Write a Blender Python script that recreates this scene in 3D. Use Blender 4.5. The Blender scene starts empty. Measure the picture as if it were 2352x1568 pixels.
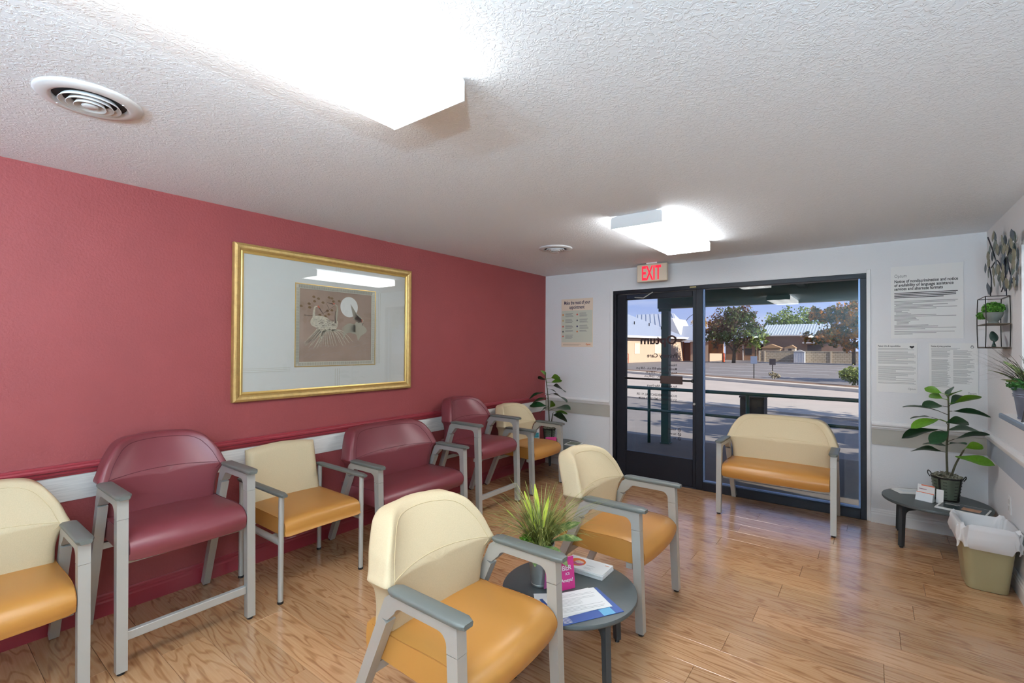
import bpy, math, random
from mathutils import Vector, Matrix

random.seed(7)
C = bpy.context.scene.collection
scene = bpy.context.scene
PI = math.pi

# ------------------------------------------------------------------ camera
ROOM_W, Y_FAR, CEIL, Y_BACK = 4.149, 5.228, 2.44, -2.6
yaw, pit, rol = 0.64966295, 0.01030348, 0.00541972
Fw = Vector((-math.sin(yaw) * math.cos(pit), math.cos(yaw) * math.cos(pit), math.sin(pit)))
Rt = Vector((math.cos(yaw), math.sin(yaw), 0))
Up = Rt.cross(Fw)
R2 = Rt * math.cos(rol) + Up * math.sin(rol)
U2 = -Rt * math.sin(rol) + Up * math.cos(rol)
cam_d = bpy.data.cameras.new('camera')
cam_d.sensor_width = 36
cam_d.lens = 1085.517 / 2352 * 36
cam_d.clip_start = .02
cam_d.clip_end = 500
cam = bpy.data.objects.new('camera', cam_d)
C.objects.link(cam)
m = Matrix.Identity(4)
for i in range(3):
    m[i][0], m[i][1], m[i][2] = R2[i], U2[i], -Fw[i]
m.translation = (3.4188, 0, 1.5159)
cam.matrix_world = m
scene.camera = cam

# ------------------------------------------------------------------ world, sun, exposure
scene.view_settings.view_transform = 'Standard'
scene.view_settings.look = 'None'
scene.view_settings.exposure = 0.20
scene.view_settings.gamma = 1.0
scene.view_settings.use_curve_mapping = False
scene.cycles.use_denoising = True
scene.cycles.max_bounces = 6
scene.cycles.diffuse_bounces = 4
scene.cycles.glossy_bounces = 3
scene.cycles.caustics_reflective = False
scene.cycles.caustics_refractive = False
scene.cycles.use_adaptive_sampling = True
scene.cycles.adaptive_threshold = .05
scene.cycles.transparent_max_bounces = 16
scene.cycles.sample_clamp_indirect = 6

def lin(c):
    c = c / 255.0
    return c / 12.92 if c <= .04045 else ((c + .055) / 1.055) ** 2.4

def rgb(t):
    return (lin(t[0]), lin(t[1]), lin(t[2]), 1)

LAMP = 17.5          # underside of the fluorescent lenses
LAMP_SIDE = 19.0     # sides of the lenses, next to the tubes
FILL_WATTS = 325.0        # watts of each unseen uplight added to lift the ceiling
SKY = 0.88
SUN = 6.3
sun_dir = Vector((-.80, .13, -.52)).normalized()
w = bpy.data.worlds.new('sky')
scene.world = w
w.use_nodes = True
nt = w.node_tree
for n in list(nt.nodes):
    nt.nodes.remove(n)
# clear autumn sky: pale violet-blue at the horizon, deeper blue overhead, thin cloud wisps
tcw = nt.nodes.new('ShaderNodeTexCoord')
sep = nt.nodes.new('ShaderNodeSeparateXYZ')
nt.links.new(tcw.outputs['Generated'], sep.inputs[0])
grad = nt.nodes.new('ShaderNodeValToRGB')
ge = grad.color_ramp.elements
ge[0].position = 0.0
ge[0].color = rgb((196, 208, 246))
ge[1].position = 1.0
ge[1].color = rgb((140, 164, 212))
g2 = ge.new(.12)
g2.color = rgb((150, 176, 240))
g3 = ge.new(.4)
g3.color = rgb((134, 166, 226))
nt.links.new(sep.outputs['Z'], grad.inputs[0])
mpw = nt.nodes.new('ShaderNodeMapping')
mpw.inputs['Scale'].default_value = (1.6, 1.6, 9)
nt.links.new(tcw.outputs['Generated'], mpw.inputs[0])
nzw = nt.nodes.new('ShaderNodeTexNoise')
nzw.inputs['Scale'].default_value = 3.0
nzw.inputs['Detail'].default_value = 5
nt.links.new(mpw.outputs[0], nzw.inputs['Vector'])
crw = nt.nodes.new('ShaderNodeValToRGB')
crw.color_ramp.elements[0].position = .50
crw.color_ramp.elements[0].color = (0, 0, 0, 1)
crw.color_ramp.elements[1].position = .80
crw.color_ramp.elements[1].color = (.8, .8, .8, 1)
nt.links.new(nzw.outputs['Fac'], crw.inputs[0])
mxw = nt.nodes.new('ShaderNodeMixRGB')
mxw.inputs[2].default_value = rgb((232, 236, 250))
nt.links.new(crw.outputs[0], mxw.inputs[0])
nt.links.new(grad.outputs[0], mxw.inputs[1])
bg = nt.nodes.new('ShaderNodeBackground')
bg.inputs['Strength'].default_value = SKY
wo = nt.nodes.new('ShaderNodeOutputWorld')
nt.links.new(mxw.outputs[0], bg.inputs[0])
nt.links.new(bg.outputs[0], wo.inputs[0])
sd = bpy.data.lights.new('sun', 'SUN')
sd.energy = SUN
sd.angle = .009
sd.color = (1, .91, .80)
so = bpy.data.objects.new('sun', sd)
C.objects.link(so)
so.rotation_euler = sun_dir.to_track_quat('-Z', 'Y').to_euler()

# ------------------------------------------------------------------ materials
def lin(c):
    c = c / 255.0
    return c / 12.92 if c <= .04045 else ((c + .055) / 1.055) ** 2.4

def rgb(t):
    return (lin(t[0]), lin(t[1]), lin(t[2]), 1)

MATS = {}

def nd(nt, t, **kw):
    n = nt.nodes.new(t)
    for k, v in kw.items():
        if k in n.inputs.keys() if hasattr(n.inputs, 'keys') else False:
            n.inputs[k].default_value = v
        else:
            setattr(n, k, v)
    return n

def mat(name, col, rough=.5, metal=0., var=0., vscale=8., bump=0., bscale=100., coat=0., emit=0., emitcol=None,
        trans=0., stretch=None, spec=None, detail=2.):
    """one procedural surface: base colour with noise variation and noise relief"""
    if name in MATS:
        return MATS[name]
    m = bpy.data.materials.new(name)
    m.use_nodes = True
    nt = m.node_tree
    b = nt.nodes['Principled BSDF']
    b.inputs['Base Color'].default_value = rgb(col)
    b.inputs['Roughness'].default_value = rough
    b.inputs['Metallic'].default_value = metal
    if spec is not None:
        b.inputs['Specular IOR Level'].default_value = spec
    if coat:
        b.inputs['Coat Weight'].default_value = coat
        b.inputs['Coat Roughness'].default_value = .15
    if trans:
        b.inputs['Transmission Weight'].default_value = trans
    if emit:
        b.inputs['Emission Color'].default_value = rgb(emitcol or col)
        b.inputs['Emission Strength'].default_value = emit
    if var or bump:
        tc = nt.nodes.new('ShaderNodeTexCoord')
        vec = tc.outputs['Object']
        if stretch:
            mp = nt.nodes.new('ShaderNodeMapping')
            mp.inputs['Scale'].default_value = stretch
            nt.links.new(vec, mp.inputs[0])
            vec = mp.outputs[0]
    if var:
        nz = nt.nodes.new('ShaderNodeTexNoise')
        nz.inputs['Scale'].default_value = vscale
        nz.inputs['Detail'].default_value = detail
        nt.links.new(vec, nz.inputs['Vector'])
        cr = nt.nodes.new('ShaderNodeValToRGB')
        base = rgb(col)
        cr.color_ramp.elements[0].position = .25
        cr.color_ramp.elements[1].position = .75
        cr.color_ramp.elements[0].color = tuple(max(0, v * (1 - var)) for v in base[:3]) + (1,)
        cr.color_ramp.elements[1].color = tuple(min(1, v * (1 + var)) for v in base[:3]) + (1,)
        nt.links.new(nz.outputs['Fac'], cr.inputs[0])
        nt.links.new(cr.outputs[0], b.inputs['Base Color'])
    if bump:
        nz2 = nt.nodes.new('ShaderNodeTexNoise')
        nz2.inputs['Scale'].default_value = bscale
        nz2.inputs['Detail'].default_value = 2
        nt.links.new(vec, nz2.inputs['Vector'])
        bp = nt.nodes.new('ShaderNodeBump')
        bp.inputs['Strength'].default_value = bump
        bp.inputs['Distance'].default_value = .004
        nt.links.new(nz2.outputs['Fac'], bp.inputs['Height'])
        nt.links.new(bp.outputs[0], b.inputs['Normal'])
    MATS[name] = m
    return m

def glass_mat(name, tint=(1, 1, 1), refl=1.0):
    m = bpy.data.materials.new(name)
    m.use_nodes = True
    nt = m.node_tree
    for n in list(nt.nodes):
        nt.nodes.remove(n)
    out = nt.nodes.new('ShaderNodeOutputMaterial')
    tr = nt.nodes.new('ShaderNodeBsdfTransparent')
    tr.inputs[0].default_value = tint + (1,)
    gl = nt.nodes.new('ShaderNodeBsdfGlossy')
    gl.inputs['Roughness'].default_value = .0
    fr = nt.nodes.new('ShaderNodeFresnel')
    fr.inputs['IOR'].default_value = 1.5
    ml = nt.nodes.new('ShaderNodeMath')
    ml.operation = 'MULTIPLY'
    ml.inputs[1].default_value = refl
    mx = nt.nodes.new('ShaderNodeMixShader')
    nt.links.new(fr.outputs[0], ml.inputs[0])
    nt.links.new(ml.outputs[0], mx.inputs[0])
    nt.links.new(tr.outputs[0], mx.inputs[1])
    nt.links.new(gl.outputs[0], mx.inputs[2])
    nt.links.new(mx.outputs[0], out.inputs[0])
    MATS[name] = m
    return m

def ceiling_mat():
    """knock-down plaster: flattened splats with a fine grain"""
    m = bpy.data.materials.new('knockdown_ceiling')
    m.use_nodes = True
    nt = m.node_tree
    b = nt.nodes['Principled BSDF']
    b.inputs['Base Color'].default_value = rgb((232, 238, 244))
    b.inputs['Roughness'].default_value = .85
    b.inputs['Specular IOR Level'].default_value = .2
    tc = nt.nodes.new('ShaderNodeTexCoord')
    n1 = nt.nodes.new('ShaderNodeTexNoise')
    n1.inputs['Scale'].default_value = 48
    n1.inputs['Detail'].default_value = 3
    n1.inputs['Distortion'].default_value = 1.2
    nt.links.new(tc.outputs['Object'], n1.inputs['Vector'])
    cr = nt.nodes.new('ShaderNodeValToRGB')
    cr.color_ramp.elements[0].position = .47
    cr.color_ramp.elements[1].position = .56
    nt.links.new(n1.outputs['Fac'], cr.inputs[0])
    bp = nt.nodes.new('ShaderNodeBump')
    bp.inputs['Strength'].default_value = .32
    bp.inputs['Distance'].default_value = .006
    nt.links.new(cr.outputs[0], bp.inputs['Height'])
    nt.links.new(bp.outputs[0], b.inputs['Normal'])
    return m

def wood_mat():
    m = bpy.data.materials.new('oak_laminate')
    m.use_nodes = True
    nt = m.node_tree
    L = nt.links
    b = nt.nodes['Principled BSDF']
    geo = nt.nodes.new('ShaderNodeNewGeometry')
    oi = nt.nodes.new('ShaderNodeObjectInfo')
    mul = nt.nodes.new('ShaderNodeMath')
    mul.operation = 'MULTIPLY'
    mul.inputs[1].default_value = 57.0
    L.new(oi.outputs['Random'], mul.inputs[0])
    add = nt.nodes.new('ShaderNodeVectorMath')
    add.operation = 'ADD'
    cx = nt.nodes.new('ShaderNodeCombineXYZ')
    L.new(mul.outputs[0], cx.inputs[2])
    L.new(mul.outputs[0], cx.inputs[0])
    L.new(geo.outputs['Position'], add.inputs[0])
    L.new(cx.outputs[0], add.inputs[1])
    # cathedral figure: contour lines of a noise stretched along the board
    mp = nt.nodes.new('ShaderNodeMapping')
    mp.inputs['Scale'].default_value = (1.3, 8.5, 1)
    L.new(add.outputs[0], mp.inputs[0])
    n1 = nt.nodes.new('ShaderNodeTexNoise')
    n1.inputs['Scale'].default_value = 1.0
    n1.inputs['Detail'].default_value = 2.2
    n1.inputs['Roughness'].default_value = .45
    L.new(mp.outputs[0], n1.inputs['Vector'])
    k = nt.nodes.new('ShaderNodeMath')
    k.operation = 'MULTIPLY'
    k.inputs[1].default_value = 75
    L.new(n1.outputs['Fac'], k.inputs[0])
    s = nt.nodes.new('ShaderNodeMath')
    s.operation = 'SINE'
    L.new(k.outputs[0], s.inputs[0])
    r1 = nt.nodes.new('ShaderNodeValToRGB')
    r1.color_ramp.elements[0].position = .25
    r1.color_ramp.elements[0].color = (0, 0, 0, 1)
    r1.color_ramp.elements[1].position = 1.0
    r1.color_ramp.elements[1].color = (1, 1, 1, 1)
    L.new(s.outputs[0], r1.inputs[0])
    # fine fibres
    mp2 = nt.nodes.new('ShaderNodeMapping')
    mp2.inputs['Scale'].default_value = (3.5, 95, 1)
    L.new(add.outputs[0], mp2.inputs[0])
    n2 = nt.nodes.new('ShaderNodeTexNoise')
    n2.inputs['Scale'].default_value = 1.0
    n2.inputs['Detail'].default_value = 3
    L.new(mp2.outputs[0], n2.inputs['Vector'])
    mixf = nt.nodes.new('ShaderNodeMixRGB')
    mixf.inputs[0].default_value = .68
    L.new(r1.outputs[0], mixf.inputs[1])
    L.new(n2.outputs['Fac'], mixf.inputs[2])
    ramp = nt.nodes.new('ShaderNodeValToRGB')
    e = ramp.color_ramp.elements
    e[0].position = .12
    e[0].color = rgb((200, 158, 117))
    e[1].position = .85
    e[1].color = rgb((140, 97, 64))
    q = ramp.color_ramp.elements.new(.5)
    q.color = rgb((180, 133, 92))
    L.new(mixf.outputs[0], ramp.inputs[0])
    hsv = nt.nodes.new('ShaderNodeHueSaturation')
    vr = nt.nodes.new('ShaderNodeMapRange')
    vr.inputs['To Min'].default_value = .82
    vr.inputs['To Max'].default_value = 1.1
    L.new(oi.outputs['Random'], vr.inputs['Value'])
    L.new(vr.outputs[0], hsv.inputs['Value'])
    L.new(ramp.outputs[0], hsv.inputs['Color'])
    L.new(hsv.outputs[0], b.inputs['Base Color'])
    b.inputs['Roughness'].default_value = .24
    b.inputs['Specular IOR Level'].default_value = .7
    b.inputs['Coat Weight'].default_value = .6
    b.inputs['Coat Roughness'].default_value = .13
    bp = nt.nodes.new('ShaderNodeBump')
    bp.inputs['Strength'].default_value = .05
    bp.inputs['Distance'].default_value = .002
    L.new(n2.outputs['Fac'], bp.inputs['Height'])
    L.new(bp.outputs[0], b.inputs['Normal'])
    return m

def leafy_mat(name, cols, scale=3., rough=.6):
    m = bpy.data.materials.new(name)
    m.use_nodes = True
    nt = m.node_tree
    b = nt.nodes['Principled BSDF']
    b.inputs['Roughness'].default_value = rough
    b.inputs['Specular IOR Level'].default_value = .25
    geo = nt.nodes.new('ShaderNodeNewGeometry')
    nz = nt.nodes.new('ShaderNodeTexNoise')
    nz.inputs['Scale'].default_value = scale
    nz.inputs['Detail'].default_value = 3
    nt.links.new(geo.outputs['Position'], nz.inputs['Vector'])
    ad = nt.nodes.new('ShaderNodeMath')
    ad.operation = 'MULTIPLY_ADD'
    ad.inputs[1].default_value = .22
    nt.links.new(geo.outputs['Random Per Island'], ad.inputs[0])
    sb = nt.nodes.new('ShaderNodeMath')
    sb.operation = 'SUBTRACT'
    sb.inputs[1].default_value = .11
    nt.links.new(nz.outputs['Fac'], sb.inputs[0])
    nt.links.new(sb.outputs[0], ad.inputs[2])
    cr = nt.nodes.new('ShaderNodeValToRGB')
    n = len(cols)
    els = cr.color_ramp.elements
    els[0].position = .3
    els[0].color = rgb(cols[0])
    els[1].position = .7
    els[1].color = rgb(cols[-1])
    for i in range(1, n - 1):
        q = els.new(.3 + .4 * i / (n - 1))
        q.color = rgb(cols[i])
    nt.links.new(ad.outputs[0], cr.inputs[0])
    nt.links.new(cr.outputs[0], b.inputs['Base Color'])
    MATS[name] = m
    return m

M_ceil = ceiling_mat()
M_wood = wood_mat()
M_white = mat('white_wall', (222, 223, 225), .75, bump=.35, bscale=85, spec=.3)
M_red = mat('red_wall', (144, 64, 64), .6, bump=.55, bscale=75, var=.05, vscale=3, spec=.5)
M_redtrim = mat('red_trim', (140, 46, 54), .3, var=.05, vscale=5)
M_whitetrim = mat('white_trim', (226, 226, 226), .4)
M_stripe_w = mat('whitewashed_board', (225, 222, 217), .6, var=.16, vscale=4, stretch=(1, 1.2, 30), detail=4)
M_stripe_g = mat('greige_board', (172, 168, 158), .6, var=.05, vscale=4)
M_stripe_b = mat('blue_grey_board', (166, 176, 188), .6, var=.05, vscale=4)
M_alu = mat('dark_bronze', (18, 20, 28), .45, metal=.1, spec=.35)
M_glass = glass_mat('clear_glass', (.98, .99, .985), .55)
M_pglass = glass_mat('picture_glass', (1, 1, 1), .55)
M_silver = mat('silver_paint', (180, 180, 174), .38, metal=.35, spec=.5)
M_capgrey = mat('grey_arm_cap', (98, 101, 96), .45)
M_black = mat('black_plastic', (18, 18, 20), .5)
M_beige = mat('beige_weave', (202, 184, 150), .6, var=.05, vscale=260, bump=.12, bscale=500, spec=.3)
M_caramel = mat('caramel_vinyl', (178, 123, 58), .36, bump=.05, bscale=400)
M_burg = mat('burgundy_vinyl', (114, 52, 57), .36, bump=.05, bscale=400)
M_seamb = mat('beige_thread', (206, 187, 148), .8)
M_seamr = mat('burgundy_thread', (84, 28, 36), .8)
M_seamc = mat('caramel_thread', (150, 96, 36), .8)
M_table = mat('charcoal_laminate', (70, 76, 76), .42, var=.04, vscale=60)
M_tleg = mat('charcoal_metal', (48, 53, 55), .45)
M_paper = mat('paper', (228, 228, 226), .7)
M_ink = mat('ink', (40, 40, 44), .8)
M_inklight = mat('pale_ink', (128, 128, 130), .8)
M_zinc = mat('zinc', (158, 164, 162), .42, metal=.6, var=.15, vscale=14)
M_figleaf = mat('fig_leaf', (28, 66, 34), .38, var=.25, vscale=14)
M_figlight = mat('young_fig_leaf', (92, 138, 34), .4, var=.18, vscale=14)
M_stem = mat('woody_stem', (74, 72, 52), .8, var=.2, vscale=40)

# ------------------------------------------------------------------ mesh building
class MB:
    def __init__(s):
        s.v = []
        s.f = []

    def box(s, x0, x1, y0, y1, z0, z1):
        n = len(s.v)
        s.v += [(x0, y0, z0), (x1, y0, z0), (x1, y1, z0), (x0, y1, z0), (x0, y0, z1), (x1, y0, z1), (x1, y1, z1), (x0, y1, z1)]
        s.f += [(n + a, n + b, n + c, n + d) for a, b, c, d in ((0, 3, 2, 1), (4, 5, 6, 7), (0, 1, 5, 4), (1, 2, 6, 5), (2, 3, 7, 6), (3, 0, 4, 7))]
        return s

    def bbox(s, x0, x1, y0, y1, z0, z1, r=.003):
        """box with chamfered edges"""
        n = len(s.v)
        xs, ys, zs = (x0, x1), (y0, y1), (z0, z1)
        idx = {}
        for i in (0, 1):
            for j in (0, 1):
                for k in (0, 1):
                    sx, sy, sz = (1 if i == 0 else -1), (1 if j == 0 else -1), (1 if k == 0 else -1)
                    X, Y, Z = xs[i], ys[j], zs[k]
                    idx[i, j, k, 'x'] = len(s.v); s.v.append((X, Y + sy * r, Z + sz * r))
                    idx[i, j, k, 'y'] = len(s.v); s.v.append((X + sx * r, Y, Z + sz * r))
                    idx[i, j, k, 'z'] = len(s.v); s.v.append((X + sx * r, Y + sy * r, Z))
        for i in (0, 1):
            s.f.append([idx[i, 0, 0, 'x'], idx[i, 1, 0, 'x'], idx[i, 1, 1, 'x'], idx[i, 0, 1, 'x']])
            s.f.append([idx[0, i, 0, 'y'], idx[1, i, 0, 'y'], idx[1, i, 1, 'y'], idx[0, i, 1, 'y']])
            s.f.append([idx[0, 0, i, 'z'], idx[1, 0, i, 'z'], idx[1, 1, i, 'z'], idx[0, 1, i, 'z']])
            for j in (0, 1):
                s.f.append([idx[i, j, 0, 'x'], idx[i, j, 1, 'x'], idx[i, j, 1, 'y'], idx[i, j, 0, 'y']])
                s.f.append([idx[i, 0, j, 'x'], idx[i, 1, j, 'x'], idx[i, 1, j, 'z'], idx[i, 0, j, 'z']])
                s.f.append([idx[0, i, j, 'y'], idx[1, i, j, 'y'], idx[1, i, j, 'z'], idx[0, i, j, 'z']])
                for k in (0, 1):
                    s.f.append([idx[i, j, k, 'x'], idx[i, j, k, 'y'], idx[i, j, k, 'z']])
        return s

    def prism(s, poly, fn, a, b):
        """closed polygon poly of 2-tuples, extruded between a and b; fn(p, t) -> xyz"""
        n = len(s.v)
        k = len(poly)
        s.v += [fn(p, a) for p in poly] + [fn(p, b) for p in poly]
        s.f += [(n + i, n + (i + 1) % k, n + k + (i + 1) % k, n + k + i) for i in range(k)]
        s.f += [tuple(n + i for i in range(k))[::-1], tuple(n + k + i for i in range(k))]
        return s

    def bar(s, p, q, a, b, up=(0, 0, 1), a2=None, b2=None):
        """tapered rectangular bar from p to q; a, b half sizes"""
        p, q, up = Vector(p), Vector(q), Vector(up)
        d = (q - p).normalized()
        x = d.cross(up)
        if x.length < 1e-4:
            x = d.cross(Vector((1, 0, 0)))
        x.normalize()
        y = x.cross(d).normalized()
        a2 = a if a2 is None else a2
        b2 = b if b2 is None else b2
        n = len(s.v)
        for c, aa, bb in ((p, a, b), (q, a2, b2)):
            for sx, sy in ((-1, -1), (1, -1), (1, 1), (-1, 1)):
                s.v.append(tuple(c + x * sx * aa + y * sy * bb))
        s.f += [(n + i, n + (i + 1) % 4, n + 4 + (i + 1) % 4, n + 4 + i) for i in range(4)]
        s.f += [(n + 3, n + 2, n + 1, n), (n + 4, n + 5, n + 6, n + 7)]
        return s

    def tube(s, pts, r, k=8, closed=False, r2=None, cap=True):
        pts = [Vector(p) for p in pts]
        n0 = len(s.v)
        m = len(pts)
        prev = None
        for i, p in enumerate(pts):
            if closed:
                t = (pts[(i + 1) % m] - pts[i - 1])
            else:
                t = pts[min(i + 1, m - 1)] - pts[max(i - 1, 0)]
            t.normalize()
            if prev is None:
                u = t.cross(Vector((0, 0, 1)))
                if u.length < 1e-3:
                    u = t.cross(Vector((1, 0, 0)))
            else:
                u = prev - t * prev.dot(t)
                if u.length < 1e-4:
                    u = t.cross(Vector((1, 0, 0)))
            u.normalize()
            prev = u
            vv = t.cross(u)
            rr = r if r2 is None else r + (r2 - r) * i / max(1, m - 1)
            for j in range(k):
                a = 2 * PI * j / k
                s.v.append(tuple(p + (u * math.cos(a) + vv * math.sin(a)) * rr))
        for i in range(m if closed else m - 1):
            i2 = (i + 1) % m
            for j in range(k):
                j2 = (j + 1) % k
                s.f.append((n0 + i * k + j, n0 + i * k + j2, n0 + i2 * k + j2, n0 + i2 * k + j))
        if not closed and cap:
            s.f.append(tuple(n0 + j for j in range(k))[::-1])
            s.f.append(tuple(n0 + (m - 1) * k + j for j in range(k)))
        return s

    def lathe(s, prof, cx=0, cy=0, cz=0, k=32, cap=False, sx=1., sy=1.):
        n0 = len(s.v)
        m = len(prof)
        for r, z in prof:
            for j in range(k):
                a = 2 * PI * j / k
                s.v.append((cx + r * sx * math.cos(a), cy + r * sy * math.sin(a), cz + z))
        for i in range(m - 1):
            for j in range(k):
                j2 = (j + 1) % k
                s.f.append((n0 + i * k + j, n0 + i * k + j2, n0 + (i + 1) * k + j2, n0 + (i + 1) * k + j))
        if cap:
            s.f.append(tuple(n0 + j for j in range(k))[::-1])
            s.f.append(tuple(n0 + (m - 1) * k + j for j in range(k)))
        return s

    def quad(s, a, b, c, d):
        n = len(s.v)
        s.v += [tuple(a), tuple(b), tuple(c), tuple(d)]
        s.f.append((n, n + 1, n + 2, n + 3))
        return s

    def mesh(s, name, material, smooth=False):
        me = bpy.data.meshes.new(name)
        me.from_pydata([tuple(v) for v in s.v], [], [tuple(f) for f in s.f])
        if smooth:
            for p in me.polygons:
                p.use_smooth = True
        if material:
            me.materials.append(material)
        me.update()
        return me

    def build(s, name, material, parent=None, smooth=False, fix=True):
        me = s.mesh(name, material, smooth)
        if fix:
            import bmesh
            bm = bmesh.new()
            bm.from_mesh(me)
            bmesh.ops.recalc_face_normals(bm, faces=bm.faces)
            bm.to_mesh(me)
            bm.free()
        o = bpy.data.objects.new(name, me)
        C.objects.link(o)
        if parent:
            o.parent = parent
        return o

def sharp(o, ang=35):
    """smooth shading that keeps hard edges"""
    me = o.data
    for p in me.polygons:
        p.use_smooth = True
    try:
        me.set_sharp_from_angle(angle=math.radians(ang))
    except Exception:
        pass
    return o

def tag(o, label=None, cat=None, group=None, kind=None):
    if label:
        o['label'] = label
    if cat:
        o['category'] = cat
    if group:
        o['group'] = group
    if kind:
        o['kind'] = kind
    return o

def thing(name, label, cat, loc=(0, 0, 0), rz=0, group=None, kind=None):
    o = bpy.data.objects.new(name, None)
    o.empty_display_size = .1
    C.objects.link(o)
    o.location = loc
    o.rotation_euler = (0, 0, rz)
    return tag(o, label, cat, group, kind)

def box(name, material, parent, *a, r=0):
    m = MB()
    (m.bbox(*a, r=r) if r else m.box(*a))
    return m.build(name, material, parent)

def copy_tree(o, parent=None):
    c = o.copy()
    C.objects.link(c)
    c.parent = parent
    for ch in list(o.children):
        copy_tree(ch, c)
    return c

def spline(P, n=6, closed=False):
    """Catmull-Rom through tuples of any dimension"""
    out = []
    k = len(P)
    rng = k if closed else k - 1
    for i in range(rng):
        if closed:
            p0, p1, p2, p3 = P[i - 1], P[i], P[(i + 1) % k], P[(i + 2) % k]
        else:
            p0, p1, p2, p3 = P[max(i - 1, 0)], P[i], P[i + 1], P[min(i + 2, k - 1)]
        for j in range(n):
            t = j / n
            out.append(tuple(.5 * ((2 * b) + (-a + c) * t + (2 * a - 5 * b + 4 * c - d) * t * t + (-a + 3 * b - 3 * c + d) * t ** 3)
                             for a, b, c, d in zip(p0, p1, p2, p3)))
    if not closed:
        out.append(tuple(P[-1]))
    return out

def text(body, size, material, parent, mtx, align='LEFT', name='lettering', bold=0., width=None, extr=.0):
    cu = bpy.data.curves.new('t', 'FONT')
    cu.body = body
    cu.size = size
    cu.align_x = align
    cu.offset = bold
    cu.extrude = extr
    cu.resolution_u = 3
    ob = bpy.data.objects.new('t', cu)
    C.objects.link(ob)
    dg = bpy.context.evaluated_depsgraph_get()
    me = bpy.data.meshes.new_from_object(ob.evaluated_get(dg))
    bpy.data.objects.remove(ob)
    bpy.data.curves.remove(cu)
    if width and len(me.vertices):
        xs = [v.co.x for v in me.vertices]
        w0 = max(xs) - min(xs)
        k = width / w0
        for v in me.vertices:
            v.co.x *= k
    me.name = name
    me.transform(mtx)
    me.materials.clear()
    me.materials.append(material)
    o = bpy.data.objects.new(name, me)
    C.objects.link(o)
    o.parent = parent
    return o

def frame_mtx(origin, xd, yd):
    xd, yd = Vector(xd).normalized(), Vector(yd).normalized()
    zd = xd.cross(yd)
    m = Matrix.Identity(4)
    for i in range(3):
        m[i][0], m[i][1], m[i][2] = xd[i], yd[i], zd[i]
    m.translation = origin
    return m

# ================================================================== ROOM SHELL
fl = MB().box(-.12, 5.75, Y_BACK - .1, Y_FAR + .15, -.12, -.007).build('floor', mat('subfloor', (58, 40, 26), .8))
tag(fl, 'oak laminate plank floor of the waiting room', 'floor', kind='structure')
PW, PL = .19, 1.22
plank = MB()
plank.bbox(0, PL - .0012, 0, PW - .0012, -.0068, 0, r=.0012)
pm = plank.mesh('plank', M_wood)
y = Y_BACK
row = 0
while y < Y_FAR - .005:
    wy = min(PW, Y_FAR - y)
    x = -(row * .47 % 1.0) * PL
    while x < ROOM_W - .01:
        x0, x1 = max(x, 0), min(x + PL, ROOM_W)
        if x1 - x0 > .03:
            o = bpy.data.objects.new('plank', pm)
            C.objects.link(o)
            o.location = (x0, y, 0)
            o.scale = ((x1 - x0) / PL, wy / PW, 1)
            o.parent = fl
        x += PL
    y += PW
    row += 1

tag(MB().box(-.12, 5.75, Y_BACK - .1, Y_FAR + .15, CEIL, CEIL + .1).build('ceiling', M_ceil), 'white knockdown plaster ceiling', 'ceiling', kind='structure')
tag(MB().box(-.12, 0, Y_BACK - .1, Y_FAR + .15, 0, CEIL).build('wall_left', M_red), 'deep red orange-peel wall behind the row of chairs', 'wall', kind='structure')
DX0, DX1, DZ = .961, 3.387, 2.183
wf = MB()
wf.box(0, DX0, Y_FAR, Y_FAR + .15, 0, CEIL)
wf.box(DX1, 5.75, Y_FAR, Y_FAR + .15, 0, CEIL)
wf.box(DX0, DX1, Y_FAR, Y_FAR + .15, DZ, CEIL)
tag(wf.build('wall_far', M_white), 'white wall around the glass door and window', 'wall', kind='structure')
OY0, OY1, OZ0, OZ1 = 1.6, 4.16, 1.081, 2.15
wr = MB()
wr.box(ROOM_W, ROOM_W + .12, OY1, Y_FAR, 0, CEIL)
wr.box(ROOM_W, ROOM_W + .12, Y_BACK, OY0, 0, CEIL)
wr.box(ROOM_W, ROOM_W + .12, OY0, OY1, 0, OZ0)
wr.box(ROOM_W, ROOM_W + .12, OY0, OY1, OZ1, CEIL)
tag(wr.build('wall_right', M_white), 'white wall at the right with the wire shelf and reception counter opening', 'wall', kind='structure')
tag(MB().box(-.12, 5.75, Y_BACK - .1, Y_BACK, 0, CEIL).build('wall_back', M_white), 'white wall at the back of the waiting room', 'wall', kind='structure')
wb = MB()
wb.box(5.65, 5.75, Y_BACK, Y_FAR, 0, CEIL)
tag(wb.build('wall_reception', M_white), 'white wall at the back of the reception office', 'wall', kind='structure')

# mouldings ----------------------------------------------------------
RAIL = [(0, .815), (.012, .815), (.014, .822), (.02, .828), (.022, .84), (.03, .848), (.031, .858), (.026, .866), (.018, .870), (.012, .878), (0, .878)]
BASE = [(0, 0), (.016, 0), (.016, .075), (.013, .085), (.013, .095), (.008, .102), (.007, .112), (.003, .12), (0, .12)]
BAND = [(0, .678), (.006, .678), (.006, .815), (0, .815)]

def along_left(name, prof, material, y0, y1, label):
    o = MB().prism(prof, lambda p, t: (p[0], t, p[1]), y0, y1).build(name, material)
    return tag(o, label, 'trim', kind='structure')

def along_far(name, prof, material, x0, x1, label):
    o = MB().prism(prof, lambda p, t: (t, Y_FAR - p[0], p[1]), x0, x1).build(name, material)
    return tag(o, label, 'trim', kind='structure')

def along_right(name, prof, material, y0, y1, label):
    o = MB().prism(prof, lambda p, t: (ROOM_W - p[0], t, p[1]), y0, y1).build(name, material)
    return tag(o, label, 'trim', kind='structure')

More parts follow.
